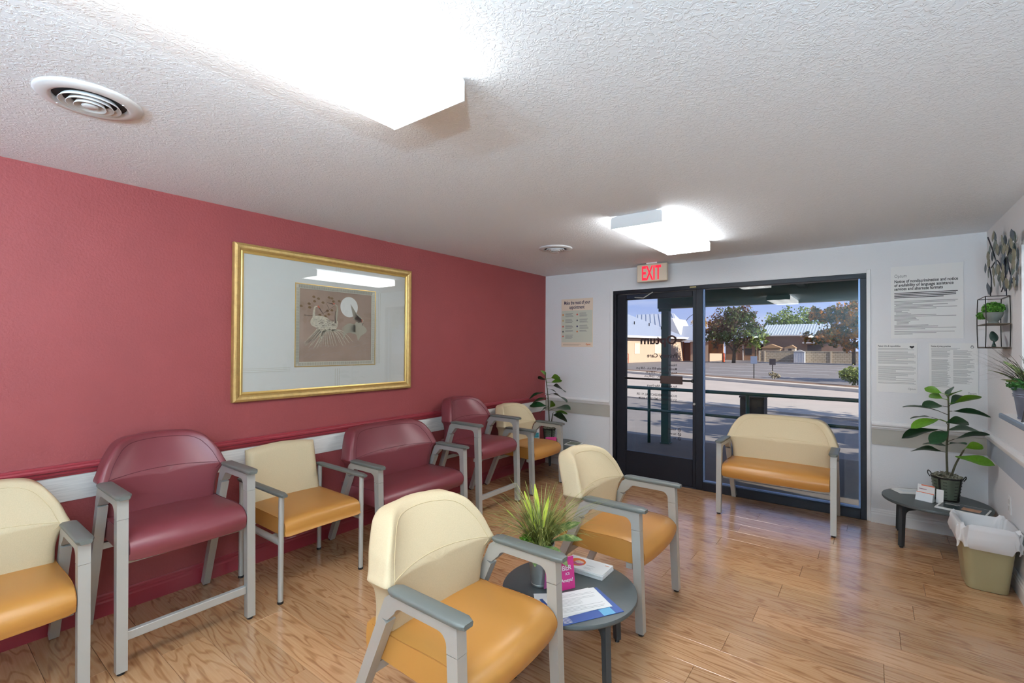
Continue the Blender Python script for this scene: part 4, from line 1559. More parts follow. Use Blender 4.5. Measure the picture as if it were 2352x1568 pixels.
gl = thing('grass_arrangement', 'galvanised bucket of dark grasses on the reception ledge', 'plant', (4.160, 3.985, 1.1085))
bucket(gl, .062, .088, .185, mat('blue_zinc', (126, 136, 156), .4, metal=.6, var=.15, vscale=14))
M_grassd = leafy_mat('dark_grass', [(34, 34, 30), (64, 64, 54), (96, 96, 78)], 20, .6)
gm = up(blades(190, .05, .14, .30, .36, 15, .0018, bend=1.4), .17)
gx, gy = gl.location.x, gl.location.y
bad = [gx + v[0] > 4.135 and gy + v[1] > 4.145 for v in gm.v]
keep = []
for q in range(0, len(gm.f), 7):            # seven quads to a blade: leave out blades that would run into the wall
    if not any(bad[i] for f_ in gm.f[q:q + 7] for i in f_):
        keep += gm.f[q:q + 7]
gm.f = keep
tag(gm.build('grass_blades', M_grassd, gl, fix=False), kind='stuff')
for a, L, h_ in ((2.6, .14, .13), (2.1, .10, .17), (3.6, .13, .08), (1.2, .1, .14), (4.4, .11, .14), (5.4, .1, .15)):
    o = put_leaf(gl, Vector(gl.location) + Vector((.02 * math.cos(a), .02 * math.sin(a), .17)), Vector(gl.location) + Vector((L * math.cos(a), L * math.sin(a), .19 + h_)), BL_V, .2)
    o.name = 'broad_leaf'
for k_, (a, r) in enumerate(((2.6, .06), (3.4, .065), (4.2, .06), (1.8, .06))):
    tag(sprigs(260, (r * math.cos(a), r * math.sin(a), .20), .05, 40 + k_, .008).build('bright_sprig', leafy_mat('mid_sprig_%d' % k_, [(36, 84, 40), (84, 140, 70)], 60, .5), gl, fix=False), kind='stuff')
pq = thing('plaque', 'small black plaque with white script leaning on the ledge bucket', 'plaque', (4.125, 3.86, 1.1085), math.radians(-40))
MB().bar((0, 0, .0005), (.02, 0, .105), .062, .003, (1, 0, 0)).build('panel', mat('slate', (48, 48, 50), .6), pq)
text('or', .04, M_paper, pq, frame_mtx((.001, .045, .045), (0, -1, 0), (.19, 0, 1)), 'LEFT', 'lettering', .0005)

# ================================================================== SMALL THINGS ON THE COFFEE TABLE
M_pink = mat('magenta_card', (196, 44, 120), .45)
M_pinkl = mat('pink_card', (222, 110, 176), .45)
pk = thing('brochure_stand', 'magenta tent card standing on the coffee table', 'card', (2.218, 1.975, TZ + .0005), math.radians(62))
pm1 = MB().bar((0, -.022, 0), (0, -.002, .145), .072, .0012, (0, 1, 0)).build('front_panel', M_pink, pk)
pm2 = MB().bar((0, .030, 0), (0, .002, .145), .072, .0012, (0, 1, 0)).build('rear_panel', M_pinkl, pk)
tm = lambda x, z: frame_mtx((x, -.0242 + z * .1379, z), (1, 0, 0), (0, .1379, 1))
for b_, sz, x_, z_ in (('R', .020, .018, .118), ('BER', .032, .004, .088), ('ICS', .016, .022, .066), ('Amaya!', .022, -.004, .036)):
    text(b_, sz, M_paper, pm1, tm(x_, z_), 'LEFT', 'lettering', .0004)
def poly_slab(name, pts, z0, z1, material, parent):
    return MB().prism(pts, lambda p, q: (p[0], p[1], q), z0, z1).build(name, material, parent)
bs = thing('brochure_stack', 'stack of white brochures with an orange circle on the coffee table', 'brochures', (2.226, 2.232, TZ + .0005), math.radians(3))
bp_ = [(-.118, -.068), (.118, -.068), (.118, .068), (-.118, .068)]
for i in range(5):
    o = poly_slab('brochure', [(a + rn.uniform(-.003, .003), b + rn.uniform(-.003, .003)) for a, b in bp_], i * .005 + .0002, i * .005 + .0048, M_paper, bs)
oc = MB()
oc.v = [(-.055 + .045 * math.cos(a * PI / 16), .0 + .045 * math.sin(a * PI / 16), .0252) for a in range(32)]
oc.f = [tuple(range(32))]
oc.build('orange_circle', mat('orange_print', (216, 104, 40), .6), bs, fix=False)
pp = MB()
pp.v = [(a, b, .0254) for a, b in spline([(-.075, -.025), (-.03, -.03), (-.018, -.005), (-.03, .01), (-.06, .005)], 4, True)]
pp.f = [tuple(range(len(pp.v)))]
pp.build('magenta_print', mat('magenta_print', (176, 84, 128), .6), bs, fix=False)
pp = MB()
pp.v = [(a, b, .0256) for a, b in spline([(-.07, .0), (-.045, -.012), (-.022, .002), (-.03, .018), (-.055, .02)], 4, True)]
pp.f = [tuple(range(len(pp.v)))]
pp.build('portrait_print', mat('portrait_print', (214, 190, 176), .6, var=.3, vscale=60), bs, fix=False)
def flat_lines(parent, rows, z, material, th=.0016, name='printed_text'):
    m = MB()
    for x0, x1, y in rows:
        m.quad((x0, y, z), (x1, y, z), (x1, y + th, z), (x0, y + th, z))
    return tag(m.build(name, material, parent, fix=False), kind='stuff')
flat_lines(bs, [(.0, .05, -.03), (.0, .035, -.038), (.0, .045, -.046), (.0, .05, -.01), (.0, .04, -.004)], .0252, M_inklight)
flat_lines(bs, [(.085, .108, .04)], .0252, mat('orange_ink', (206, 108, 44), .7), .005)
fo = thing('folder', 'blue presentation folder under loose papers on the coffee table', 'folder', (2.372, 1.905, TZ + .0005), math.radians(59))
box('cover', mat('blue_folder', (62, 88, 150), .45), fo, -.155, .152, -.112, .112, 0, .003, r=.0008)
box('pale_panel', mat('pale_blue', (104, 168, 202), .5), fo, .05, .11, -.112, -.062, .0031, .0034)
flat_lines(fo, [(-.14, -.10, -.105 + i * .008) for i in range(6)], .0034, M_paper, .003)
for i, (dx, dy, a, lab) in enumerate(((-.020, .02, .03, 'white letter sheet with printed text lying on the blue folder, lower one'), (-.004, .012, -.05, 'white letter sheet with printed text on top of the blue folder'))):
    p = thing('paper_sheet', lab, 'paper', (2.352 + dx * .5, 1.93 + dx + .0, TZ + .0042 + i * .0012), math.radians(59) + a)
    box('sheet', M_paper, p, -.128, .122, -.088, .088, 0, .0008)
    flat_lines(p, [(-.11 + (0 if j % 5 else .0), -.11 + rn.choice((.2, .19, .21, .12)), -.07 + j * .0095) for j in range(15) if j not in (4, 11)], .001, M_inklight, .0015)
ws = thing('paper_sheet', 'white sheet poking out beside the chair arm on the coffee table', 'paper', (2.228, 1.835, TZ + .0006), math.radians(40))
box('sheet', M_paper, ws, -.05, .05, -.07, .07, 0, .001)

# ================================================================== SMALL THINGS ON THE CORNER TABLES
pl = thing('leaflet_pile', 'loose white leaflets on the right corner table', 'leaflets', (3.655, 5.045, TZ + .0005), math.radians(28))
for i in range(3):
    box('leaflet', M_paper, pl, -.09 + i * .01, .09 + i * .01, -.065 + i * .006, .065 + i * .006, i * .0022 + .0001, i * .0022 + .002)
flat_lines(pl, [(-.05, .09, -.03 + i * .016) for i in range(5)], .0068, mat('pale_blue_ink', (160, 184, 204), .7), .004)
bh = thing('card_holder', 'white business-card holder with orange stripes on the right corner table', 'card holder', (3.748, 4.84, TZ + .0005), math.radians(-22))
M_clear = mat('white_acrylic', (220, 226, 230), .25)
MB().prism([(-.03, 0), (.034, 0), (.034, .012), (.030, .014), (-.002, .058), (-.010, .058), (-.03, .012)][:6] + [(-.03, .004)], lambda p, q: (q, -p[0] * -1, p[1]), -.052, .052).build('holder', M_clear, bh)
for i in range(3):
    MB().bar((0, .012 + i * .006, .012 + i * .004), (0, .024 + i * .006, .115 - i * .004), .052 - i * .0008, .0016, (0, 1, 0)).build('card', M_paper, bh)
fb = MB().bar((0, -.028, .002), (0, .002, .052), .0525, .0012, (0, 1, 0)).build('front_card', M_paper, bh)
M_or = mat('orange_stripe', (224, 96, 40), .6)
MB().bar((0, .0000, .0545), (0, .003, .0605), .0528, .0015, (0, 1, 0)).build('stripe', M_or, bh)
MB().bar((.012, .0208, .1085), (.012, .0215, .1145), .040, .0012, (0, 1, 0)).build('stripe', M_or, bh)
cm = MB()
for i in range(6):
    a = -.042 + i * .008
    cm.box(a, a + .005, .0168, .0178, .080, .085)
tag(cm.build('printed_dots', mat('plum_ink', (130, 40, 90), .7), bh), kind='stuff')
wc = thing('flyer', 'small white upright flyer behind the card holder', 'flyer', (3.830, 4.825, TZ + .0005), math.radians(-22))
MB().bar((0, 0, .0), (0, .014, .1), .022, .001, (0, 1, 0)).build('panel', M_paper, wc)
mg = thing('magazine', 'glossy magazine with dark photo cover on the right corner table', 'magazine', (3.945, 4.735, TZ + .0005), math.radians(-16))
for i in range(2):
    box('issue', M_paper, mg, -.135 + i * .004, .135 + i * .004, -.1, .1, i * .006 + .0001, i * .006 + .0058, r=.0006)
M_cover = mat('dark_cover', (40, 52, 58), .3, var=.5, vscale=12)
box('cover_photo', M_cover, mg, -.118, .130, -.085, .094, .0119, .0122)
box('cover_figure', mat('cover_tan', (176, 128, 96), .4, var=.4, vscale=30), mg, .0, .1, -.05, .03, .01225, .0124)
flat_lines(mg, [(-.1, -.02, .05), (-.1, -.03, .03)], .01245, M_paper, .008)

m3 = thing('magazine', 'open magazine on the left corner table', 'magazine', (.585, 4.985, TZ + .0005), math.radians(8))
box('pages', M_paper, m3, -.095, .075, -.10, .10, 0, .010, r=.001)
box('cover_photo', mat('green_cover', (104, 112, 88), .4, var=.5, vscale=20), m3, -.08, .062, -.085, .085, .0101, .0104)
b3 = thing('brochure_box', 'upright white brochure with a teal photo beside the small corner fig', 'brochure', (.158, 4.79, TZ + .0005), math.radians(52))
box('cover', M_paper, b3, -.04, .04, -.012, .012, 0, .21, r=.002)
box('teal_photo', mat('teal_photo', (70, 150, 160), .5, var=.4, vscale=60), b3, -.03, .03, -.0125, -.012, .06, .12)
box('header', mat('aqua_band', (120, 200, 200), .5), b3, -.04, .04, -.0125, -.012, .19, .21)
k3 = thing('tent_card', 'magenta card standing beside the small corner fig', 'card', (.405, 4.74, TZ + .0005), math.radians(45))
p1 = MB().bar((0, -.014, 0), (0, 0, .1), .065, .001, (0, 1, 0)).build('front_panel', M_pink, k3)
MB().bar((0, .016, 0), (0, .002, .1), .065, .001, (0, 1, 0)).build('rear_panel', M_pinkl, k3)
text('ok', .04, M_paper, p1, frame_mtx((.005, -.0078, .05), (1, 0, 0), (0, .14, 1)), 'LEFT', 'lettering', .001)

# ================================================================== WASTE BASKET
bn = thing('waste_basket', 'tan plastic waste basket with a white bin liner by the right wall', 'waste basket', (3.995, 4.275, 0), math.radians(2))
def rrect(hx, hy, r, n=5):
    out = []
    for cx, cy, a0 in ((hx - r, hy - r, 0), (-hx + r, hy - r, 90), (-hx + r, -hy + r, 180), (hx - r, -hy + r, 270)):
        out += [(cx + r * math.cos(math.radians(a0 + 90 * i / n)), cy + r * math.sin(math.radians(a0 + 90 * i / n))) for i in range(n + 1)]
    return out
def loft(rings, cap0=True):
    m = MB()
    k = len(rings[0])
    for r in rings:
        m.v += r
    for i in range(len(rings) - 1):
        for j in range(k):
            m.f.append((i * k + j, i * k + (j + 1) % k, (i + 1) * k + (j + 1) % k, (i + 1) * k + j))
    if cap0:
        m.f.append(tuple(range(k)))
    return m
def ring(hx, hy, r, z):
    return [(a, b, z) for a, b in rrect(hx, hy, r)]
bb = loft([ring(.090, .112, .04, .0), ring(.096, .118, .042, .004), ring(.130, .160, .045, .375), ring(.135, .166, .045, .38), ring(.135, .166, .045, .39), ring(.128, .158, .045, .39), ring(.092, .114, .04, .012)], False)
k = 24
bb.f.append(tuple(range(k)))
bb.f.append(tuple(6 * k + j for j in range(k)))
sharp(bb.build('body', mat('tan_plastic', (158, 146, 108), .5), bn), 40)
# thin crumpled liner folded over the rim
M_liner = mat('bin_liner', (236, 238, 240), .35, trans=0.)
M_liner.node_tree.nodes['Principled BSDF'].inputs['Alpha'].default_value = .82
lr = random.Random(9)
def wob(pts, amp, amz):
    n = len(pts)
    ph_ = [lr.uniform(0, 6.28) for _ in range(4)]
    out = []
    for i, (a, b, c) in enumerate(pts):
        th = 2 * PI * i / n
        q = amp * (math.sin(7 * th + ph_[0]) + .6 * math.sin(13 * th + ph_[1]))
        l = math.hypot(a, b)
        out.append((a + a / l * q, b + b / l * q, c + amz * (math.sin(5 * th + ph_[2]) + .7 * math.sin(9 * th + ph_[3]))))
    return out
def fr_ring(hx, hy, z, n=72):
    base = rrect(hx, hy, .05, 17)
    return [(a, b, z) for a, b in base]
lrings = [wob(fr_ring(.144, .174, .280), .006, .014), wob(fr_ring(.150, .180, .315), .007, .008), wob(fr_ring(.148, .179, .35), .007, .008), wob(fr_ring(.147, .178, .385), .006, .008), wob(fr_ring(.143, .174, .403), .005, .009), wob(fr_ring(.133, .164, .410), .004, .008), wob(fr_ring(.122, .152, .398), .003, .006), wob(fr_ring(.112, .140, .33), .006, .01), wob(fr_ring(.085, .105, .16), .008, .01), wob(fr_ring(.04, .05, .10), .004, .006)]
lo_ = loft(lrings, False)
lo_.f.append(tuple(9 * 72 + j for j in range(72)))
sharp(lo_.build('bin_liner', M_liner, bn), 55)

# ================================================================== RIGHT WALL: wire shelf, metal branch
sh = thing('wire_shelf', 'black wire wall shelf with two tiers on the right wall', 'shelf', (0, 0, 0))
def bowed(x, y0, bow_y, bow_x=0):
    pts = []
    for i in range(13):
        t = i / 12
        z = 1.522 + (1.865 - 1.522) * t
        q = math.sin(PI * min(1, t * 1.0)) 
        pts.append((x - bow_x * q, y0 + bow_y * q, z))
    return pts
for x_, y_, by_ in ((4.025, 4.405, -.02), (4.025, 4.690, .03), (4.142, 4.425, -.02), (4.142, 4.680, .02)):
    MB().tube(bowed(x_, y_, by_), .0028, 6).build('upright', M_iron, sh, smooth=True)
for z_ in (1.865, 1.522):
    for pts in ([(4.025, 4.405, z_), (4.025, 4.690, z_)], [(4.142, 4.425, z_), (4.142, 4.680, z_)], [(4.025, 4.405, z_), (4.142, 4.425, z_)], [(4.025, 4.690, z_), (4.142, 4.680, z_)]):
        MB().tube(pts, .0026, 6).build('rod', M_iron, sh)
sh1 = box('shelf_board', mat('dark_wood_shelf', (92, 78, 62), .6), sh, 4.026, 4.143, 4.392, 4.702, 1.678, 1.686, r=.001)
box('shelf_board', mat('dark_wood_shelf', (92, 78, 62), .6), sh, 4.026, 4.143, 4.410, 4.686, 1.524, 1.530, r=.001)
sp = thing('potted_boxwood', 'small round green plant in a grey pot on the upper wire shelf', 'plant', (4.083, 4.545, 1.6865))
pt_ = MB().lathe([(0, .0), (.026, 0), (.030, .006), (.024, .014), (.030, .024), (.046, .052), (.052, .078), (.046, .078), (.038, .05), (0, .03)], k=32).build('pot', mat('grey_stone_pot', (128, 132, 126), .7, var=.15, vscale=20), sp)
sharp(pt_, 45)
tag(sprigs(1500, (0, 0, .105), .058, 61, .0075).build('foliage', leafy_mat('boxwood_green', [(52, 104, 34), (92, 150, 56), (130, 180, 80)], 60, .5), sp, fix=False), kind='stuff')
tag(sprigs(260, (-.045, .06, .06), .035, 62, .0075).build('trailing_sprig', leafy_mat('boxwood_green2', [(52, 104, 34), (92, 150, 56), (130, 180, 80)], 60, .5), sp, fix=False), kind='stuff')
bd = thing('bird_figurine', 'small dark green bird figurine on the lower wire shelf', 'figurine', (4.085, 4.548, 1.5305))
M_bird = mat('verdigris', (54, 78, 72), .5, metal=.3, var=.3, vscale=60)
bm_ = MB()
path = [(.0, -.052, .040), (.0, -.035, .052), (.0, -.008, .062), (.0, .018, .074), (.0, .032, .088), (.0, .045, .094), (.0, .058, .090)]
rad = [.006, .017, .026, .025, .017, .014, .002]
n0 = 0
for p, r_ in zip(path, rad):
    for j in range(14):
        a = 2 * PI * j / 14
        bm_.v.append((p[0] + r_ * .85 * math.cos(a), p[1] + r_ * .25 * math.sin(a), p[2] + r_ * math.sin(a)))
for i in range(len(path) - 1):
    for j in range(14):
        bm_.f.append((i * 14 + j, i * 14 + (j + 1) % 14, (i + 1) * 14 + (j + 1) % 14, (i + 1) * 14 + j))
bm_.f += [tuple(range(14)), tuple((len(path) - 1) * 14 + j for j in range(14))]
bm_.build('body', M_bird, bd, smooth=True)
MB().lathe([(.012, 0), (.010, .01), (.006, .02), (.005, .040)], k=14, cap=True).build('perch', M_bird, bd, smooth=True)
for s in (-1, 1):
    MB().bar((0, 0, .020), (0, s * .055, .006), .007, .003, (0, 0, 1), .003, .002).build('base_leaf', M_bird, bd)

mb_ = thing('metal_branch', 'wall decoration of metal leafy branches above the wire shelf', 'wall decoration', (4.11, 4.5, 2.05))
off = -Vector(mb_.location)
STEMS = [[(4.11, 4.913, 2.342), (4.11, 4.714, 2.197), (4.11, 4.6, 2.083)], [(4.11, 4.9, 2.227), (4.11, 4.87, 2.126), (4.11, 4.794, 2.021), (4.11, 4.828, 1.899)], [(4.11, 4.792, 2.1), (4.11, 4.599, 2.124), (4.11, 4.439, 2.037), (4.11, 4.364, 1.957)], [(4.11, 4.409, 2.205), (4.11, 4.361, 2.083), (4.11, 4.339, 1.968), (4.11, 4.317, 1.86)], [(4.11, 4.168, 2.23), (4.11, 4.239, 2.134), (4.11, 4.276, 2.071), (4.11, 4.208, 1.98), (4.11, 4.164, 1.921)], [(4.11, 4.365, 1.943), (4.11, 4.469, 1.896)], [(4.11, 4.163, 1.947), (4.11, 4.05, 1.928)]]
M_tw = mat('twig_metal', (50, 54, 66), .5, metal=.5)
for s in STEMS:
    MB().tube([Vector(p) + off for p in spline(s, 5)], .0045, 6, r2=.003).build('branch', M_tw, mb_, smooth=True)
ML = [(4.085, 4.555, 2.287), (4.1, 4.602, 2.294), (4.115, 4.891, 2.24), (4.085, 4.731, 2.174), (4.1, 4.689, 2.17), (4.115, 4.677, 2.256), (4.085, 4.424, 2.174), (4.1, 4.463, 2.171), (4.115, 4.724, 2.24), (4.085, 4.274, 2.204), (4.1, 4.29, 2.207), (4.115, 4.467, 2.178), (4.085, 4.22, 2.144), (4.1, 4.332, 2.118), (4.115, 4.299, 2.182), (4.085, 4.137, 2.126), (4.1, 4.104, 2.207), (4.115, 4.131, 2.2), (4.085, 4.035, 2.146), (4.1, 4.127, 2.133), (4.115, 4.132, 2.129), (4.085, 3.968, 2.072), (4.1, 3.964, 2.067), (4.115, 4.234, 2.085), (4.085, 3.983, 2.016), (4.1, 3.972, 2.009), (4.115, 4.163, 2.004), (4.085, 4.712, 2.127), (4.1, 4.94, 2.117), (4.115, 4.937, 2.08), (4.085, 4.552, 2.044), (4.1, 4.561, 2.097), (4.115, 4.663, 2.063), (4.085, 4.401, 2.039), (4.1, 4.373, 2.077), (4.115, 4.348, 2.079), (4.085, 4.254, 2.023), (4.1, 4.233, 2.018), (4.115, 4.565, 2.012), (4.085, 4.279, 1.983), (4.1, 4.808, 1.942), (4.115, 4.825, 1.961), (4.085, 4.535, 1.974), (4.1, 4.853, 1.964), (4.115, 4.411, 1.958), (4.085, 4.155, 1.92), (4.1, 4.3, 1.92), (4.115, 4.259, 1.92), (4.085, 3.969, 1.905), (4.1, 3.983, 1.92), (4.115, 4.54, 1.964), (4.085, 4.272, 1.976), (4.1, 4.15, 1.937)]
LM = []
for nm, c in (('leaf_khaki', (128, 124, 100)), ('leaf_slate', (74, 86, 96)), ('leaf_sage', (104, 116, 108))):
    me = MB()
    prof = [(0, 0), (.011, .016), (.014, .034), (.011, .052), (0, .068), (-.011, .052), (-.014, .034), (-.011, .016)]
    me.v = [(.001, a * 2.0, (b - .034) * 1.1) for a, b in prof] + [(-.001, a * 2.0, (b - .034) * 1.1) for a, b in prof]
    nP = len(prof)
    me.f = [tuple(range(nP)), tuple(range(nP, 2 * nP))[::-1]] + [(i, (i + 1) % nP, nP + (i + 1) % nP, nP + i) for i in range(nP)]
    LM.append(me.mesh('leaf', mat(nm, c, .45, metal=.4, var=.2, vscale=30)))
lr2 = random.Random(6)
for i, p in enumerate(ML):
    o = bpy.data.objects.new('leaf', LM[i % 3])
    C.objects.link(o)
    o.parent = mb_
    o.location = Vector(p) + off
    o.rotation_euler = (lr2.uniform(-.3, .3), lr2.uniform(-.12, .12), lr2.uniform(-.04, .16))

# ================================================================== OUTSIDE
GZ = -.10
def ground(name, label, pts, z0, z1, material, cat='ground'):
    o = MB().prism(pts, lambda p, q: (p[0], p[1], q), z0, z1).build(name, material)
    return tag(o, label, cat, kind='structure')
M_asph = mat('asphalt', (122, 116, 114), .9, var=.12, vscale=1.2, bump=.3, bscale=120, detail=6)
M_conc = mat('concrete', (186, 180, 172), .85, var=.08, vscale=1.5, detail=5)
M_road = mat('pale_road', (182, 170, 160), .9, var=.08, vscale=.8, detail=6)
M_dirt = mat('planting_strip', (120, 92, 70), .95, var=.25, vscale=4, detail=5)
ground('ground_asphalt', 'grey asphalt of the street and the parking lot', [(-90, Y_FAR + .15), (70, Y_FAR + .15), (70, 140), (-90, 140)], GZ - .3, GZ, M_asph)
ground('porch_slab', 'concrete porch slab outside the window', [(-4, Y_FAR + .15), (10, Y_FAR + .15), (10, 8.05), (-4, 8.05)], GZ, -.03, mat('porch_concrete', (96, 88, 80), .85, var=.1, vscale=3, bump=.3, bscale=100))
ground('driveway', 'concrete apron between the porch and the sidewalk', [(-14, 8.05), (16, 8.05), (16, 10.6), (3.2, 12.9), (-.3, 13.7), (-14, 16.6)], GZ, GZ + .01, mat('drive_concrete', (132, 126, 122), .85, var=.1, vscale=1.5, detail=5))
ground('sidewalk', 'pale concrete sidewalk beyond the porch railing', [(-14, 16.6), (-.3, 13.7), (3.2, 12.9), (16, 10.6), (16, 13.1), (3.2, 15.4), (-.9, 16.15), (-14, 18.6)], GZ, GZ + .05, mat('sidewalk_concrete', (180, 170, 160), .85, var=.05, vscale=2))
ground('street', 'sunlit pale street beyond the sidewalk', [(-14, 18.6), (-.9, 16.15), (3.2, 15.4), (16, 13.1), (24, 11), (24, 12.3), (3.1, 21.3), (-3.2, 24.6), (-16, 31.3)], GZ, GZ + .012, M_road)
kd = Vector((6.3, -3.35, 0)).normalized()
kn = Vector((.47, .882, 0))
k0 = Vector((-3.2, 24.6, 0))
def kp(s, n):
    p = k0 + kd * s + kn * n
    return (p.x, p.y)
ground('kerb', 'pale concrete kerb along the far side of the street', [kp(-22, 0), kp(22, 0), kp(22, .55), kp(-22, .55)], GZ, GZ + .14, mat('kerb_concrete', (206, 196, 182), .85, var=.06, vscale=3))
ground('planting_strip', 'brown planting strip behind the kerb', [kp(-22, .55), kp(22, .55), kp(22, 2.0), kp(-22, 2.0)], GZ, GZ + .10, M_dirt)
for i in range(7):
    y0 = 31 + i * 4.6
    ground('stall_line', 'white parking stall line', [(-8 + i * .5, y0), (1.2 + i * .2, y0 - 1.6), (1.2 + i * .2, y0 - 1.45), (-8 + i * .5, y0 + .15)], GZ, GZ + .004, mat('line_paint', (214, 212, 208), .8), 'road marking')

# porch ----------------------------------------------------------------
M_green = mat('dark_green_paint', (22, 74, 66), .45)
M_greend = mat('deep_green_paint', (20, 52, 44), .55)
pr_ = thing('porch_roof', 'dark green porch roof with beam above the entrance', 'roof', (0, 0, 0), kind='structure')
box('soffit', M_greend, pr_, .55, 10, Y_FAR + .152, 7.53, 2.40, 2.46)
box('beam', M_green, pr_, .66, 10, 7.53, 7.67, 2.14, 2.46)
box('roof_deck', mat('roof_metal', (190, 194, 198), .4, metal=.3), pr_, .5, 10.1, Y_FAR + .152, 7.9, 2.462, 2.52)
for i in range(6):
    box('rafter', M_greend, pr_, 1.1 + i * 1.55, 1.19 + i * 1.55, Y_FAR + .16, 7.53, 2.33, 2.40)
po = thing('porch_post', 'dark green square porch post seen through the door glass', 'post', (.777, 7.60, -.03))
box('shaft', M_green, po, -.058, .058, -.058, .058, .0, 2.165)
box('base_plate', M_green, po, -.075, .075, -.075, .075, 0, .012, r=.002)
box('cap', M_green, po, -.10, .10, -.069, -.059, 2.12, 2.168)
rg = thing('porch_railing', 'green pipe railing along the porch', 'railing', (0, 7.46, -.03))
MB().tube([(-3.6, 0, .88), (9.6, 0, .88)], .026, 12).build('top_rail', M_green, rg, smooth=True)
MB().tube([(-3.6, 0, .53), (9.6, 0, .53)], .022, 12).build('lower_rail', M_green, rg, smooth=True)
for i in range(9):
    x = -2.36 + i * 1.455
    MB().tube([(x, 0, 0), (x, 0, .865)], .024, 10).build('post', M_green, rg, smooth=True)
bx = thing('litter_bin', 'dark brown square box standing behind the porch railing', 'box', (2.02, 7.82, -.03))
box('body', mat('dark_brown_panel', (54, 48, 46), .7), bx, -.16, .16, -.15, .15, 0, .80, r=.01)
box('lid', mat('dark_brown_panel', (54, 48, 46), .7), bx, -.17, .17, -.16, .16, .80, .83, r=.006)
pl_ = thing('porch_light', 'round white caged porch light under the soffit', 'light', (2.12, 6.55, 2.40))
MB().lathe([(0, 0), (.08, 0), (.08, -.018), (.06, -.03), (0, -.03)], k=24).build('base', M_black, pl_)
MB().lathe([(.058, -.03), (.06, -.05), (.05, -.085), (.028, -.105), (0, -.11)], k=24).build('globe', mat('frosted_globe', (238, 238, 235), .3), pl_, smooth=True)
for i in range(3):
    a = i * PI / 3
    MB().tube([(.062 * math.cos(a) * math.cos(t * PI / 8), .062 * math.sin(a) * math.cos(t * PI / 8), -.04 - .075 * math.sin(t * PI / 8)) for t in range(9)], .003, 5).build('cage_wire', M_black, pl_)

# trees -----------------------------------------------------------------
def crown(blobs, size, seed, loc):
    m = MB()
    q = random.Random(seed)
    for (cx, cy, cz, rx, ry, rz, n) in blobs:
        # small clumps give the crown its broken edge
        for c in range(max(6, n // 28)):
            d = Vector((q.gauss(0, 1), q.gauss(0, 1), q.gauss(0, 1))).normalized() * (q.random() ** .45)
            cc = Vector((cx + d.x * rx, cy + d.y * ry, cz + d.z * rz))
            cr_ = .22 * (rx + rz) / 2 * q.uniform(.6, 1.2)
            for i in range(28):
                e = Vector((q.gauss(0, 1), q.gauss(0, 1), q.gauss(0, 1))) * .55
                p = cc + e * cr_
                u = Vector((q.uniform(-1, 1), q.uniform(-1, 1), q.uniform(-1, 1))).normalized() * size * q.uniform(.6, 1.2)
                v = u.cross(Vector((q.uniform(-1, 1), q.uniform(-1, 1), q.uniform(-1, 1)))).normalized() * size * .6
                m.quad(p - u, p - v, p + u, p + v)
    return m
M_bark = mat('bark', (86, 74, 62), .9, var=.2, vscale=8)
def tree(name, label, loc, blobs, size, material, trunk_r, limbs, seed, group='trees across the street'):
    t = thing(name, label, 'tree', loc, 0, group)
    crown(blobs, size, seed, loc).build('crown', material, t, fix=False)
    for k_, pts in enumerate(limbs):
        MB().tube(spline(pts, 4), trunk_r if k_ == 0 else trunk_r * .5, 8, r2=trunk_r * (.55 if k_ == 0 else .2)).build('trunk' if k_ == 0 else 'branch', M_bark, t, smooth=True)
    return t
M_mix = leafy_mat('green_bronze_leaves', [(58, 78, 34), (86, 98, 50), (96, 66, 56), (118, 84, 74)], .5, .7)
M_grn = leafy_mat('olive_green_leaves', [(70, 94, 34), (110, 132, 56), (150, 160, 92)], .5, .7)
M_org2 = leafy_mat('green_orange_leaves', [(48, 62, 26), (74, 78, 30), (150, 96, 30), (206, 132, 36)], .9, .7)
M_yel = leafy_mat('yellow_leaves', [(196, 150, 30), (228, 186, 50)], 1., .7)
tree('street_tree', 'tall green and bronze tree in the parking lot left of the window mullion', (-8.15, 54, GZ), [(0, 0, 3.7, 2.6, 2.0, 2.1, 4200), (-1.45, 0, 2.9, 1.45, 1.3, 1.2, 1100), (.55, 0, 5.0, 1.45, 1.3, .9, 1000)], .145, M_mix, .2, [[(0, 0, 0), (.05, 0, 1.2), (0, 0, 2.6)], [(0, 0, 1.2), (-.9, 0, 2.4)], [(0, 0, 1.2), (1.0, .2, 2.5)]], 1)
tree('street_tree', 'smaller green tree beside the bronze tree', (-5.95, 53.5, GZ), [(0, 0, 2.8, 1.1, 1.0, 1.2, 1200)], .13, M_grn, .12, [[(0, 0, 0), (0, 0, 1.9)]], 2)
tree('background_tree', 'broad olive-green tree behind the metal-roofed building', (-5.4, 80, GZ), [(0, 0, 5.2, 3.6, 2.8, 2.3, 3000), (2.6, 0, 4.6, 1.8, 1.6, 1.5, 600), (-2.4, 0, 4.8, 1.6, 1.5, 1.6, 600)], .2, M_grn, .3, [[(0, 0, 0), (0, 0, 4)]], 3)
tree('street_tree', 'green and orange autumn tree at the right edge of the window', (2.1, 56.5, GZ), [(.2, 0, 4.4, 2.0, 1.6, 1.9, 4200), (-2.3, 0, 4.9, 1.6, 1.0, .75, 1600), (-2.0, -.4, 2.7, 2.2, 1.0, .7, 2200), (-.4, -.3, 1.9, 1.2, .8, .5, 900), (2.6, 0, 3.6, 2.0, 1.8, 2.2, 3000)], .16, M_org2, .17, [[(0, 0, 0), (0, 0, 1.6), (.1, 0, 3.2)], [(0, 0, 1.6), (-1.4, 0, 2.6)], [(0, 0, 2.0), (1.4, 0, 3.0)]], 4)
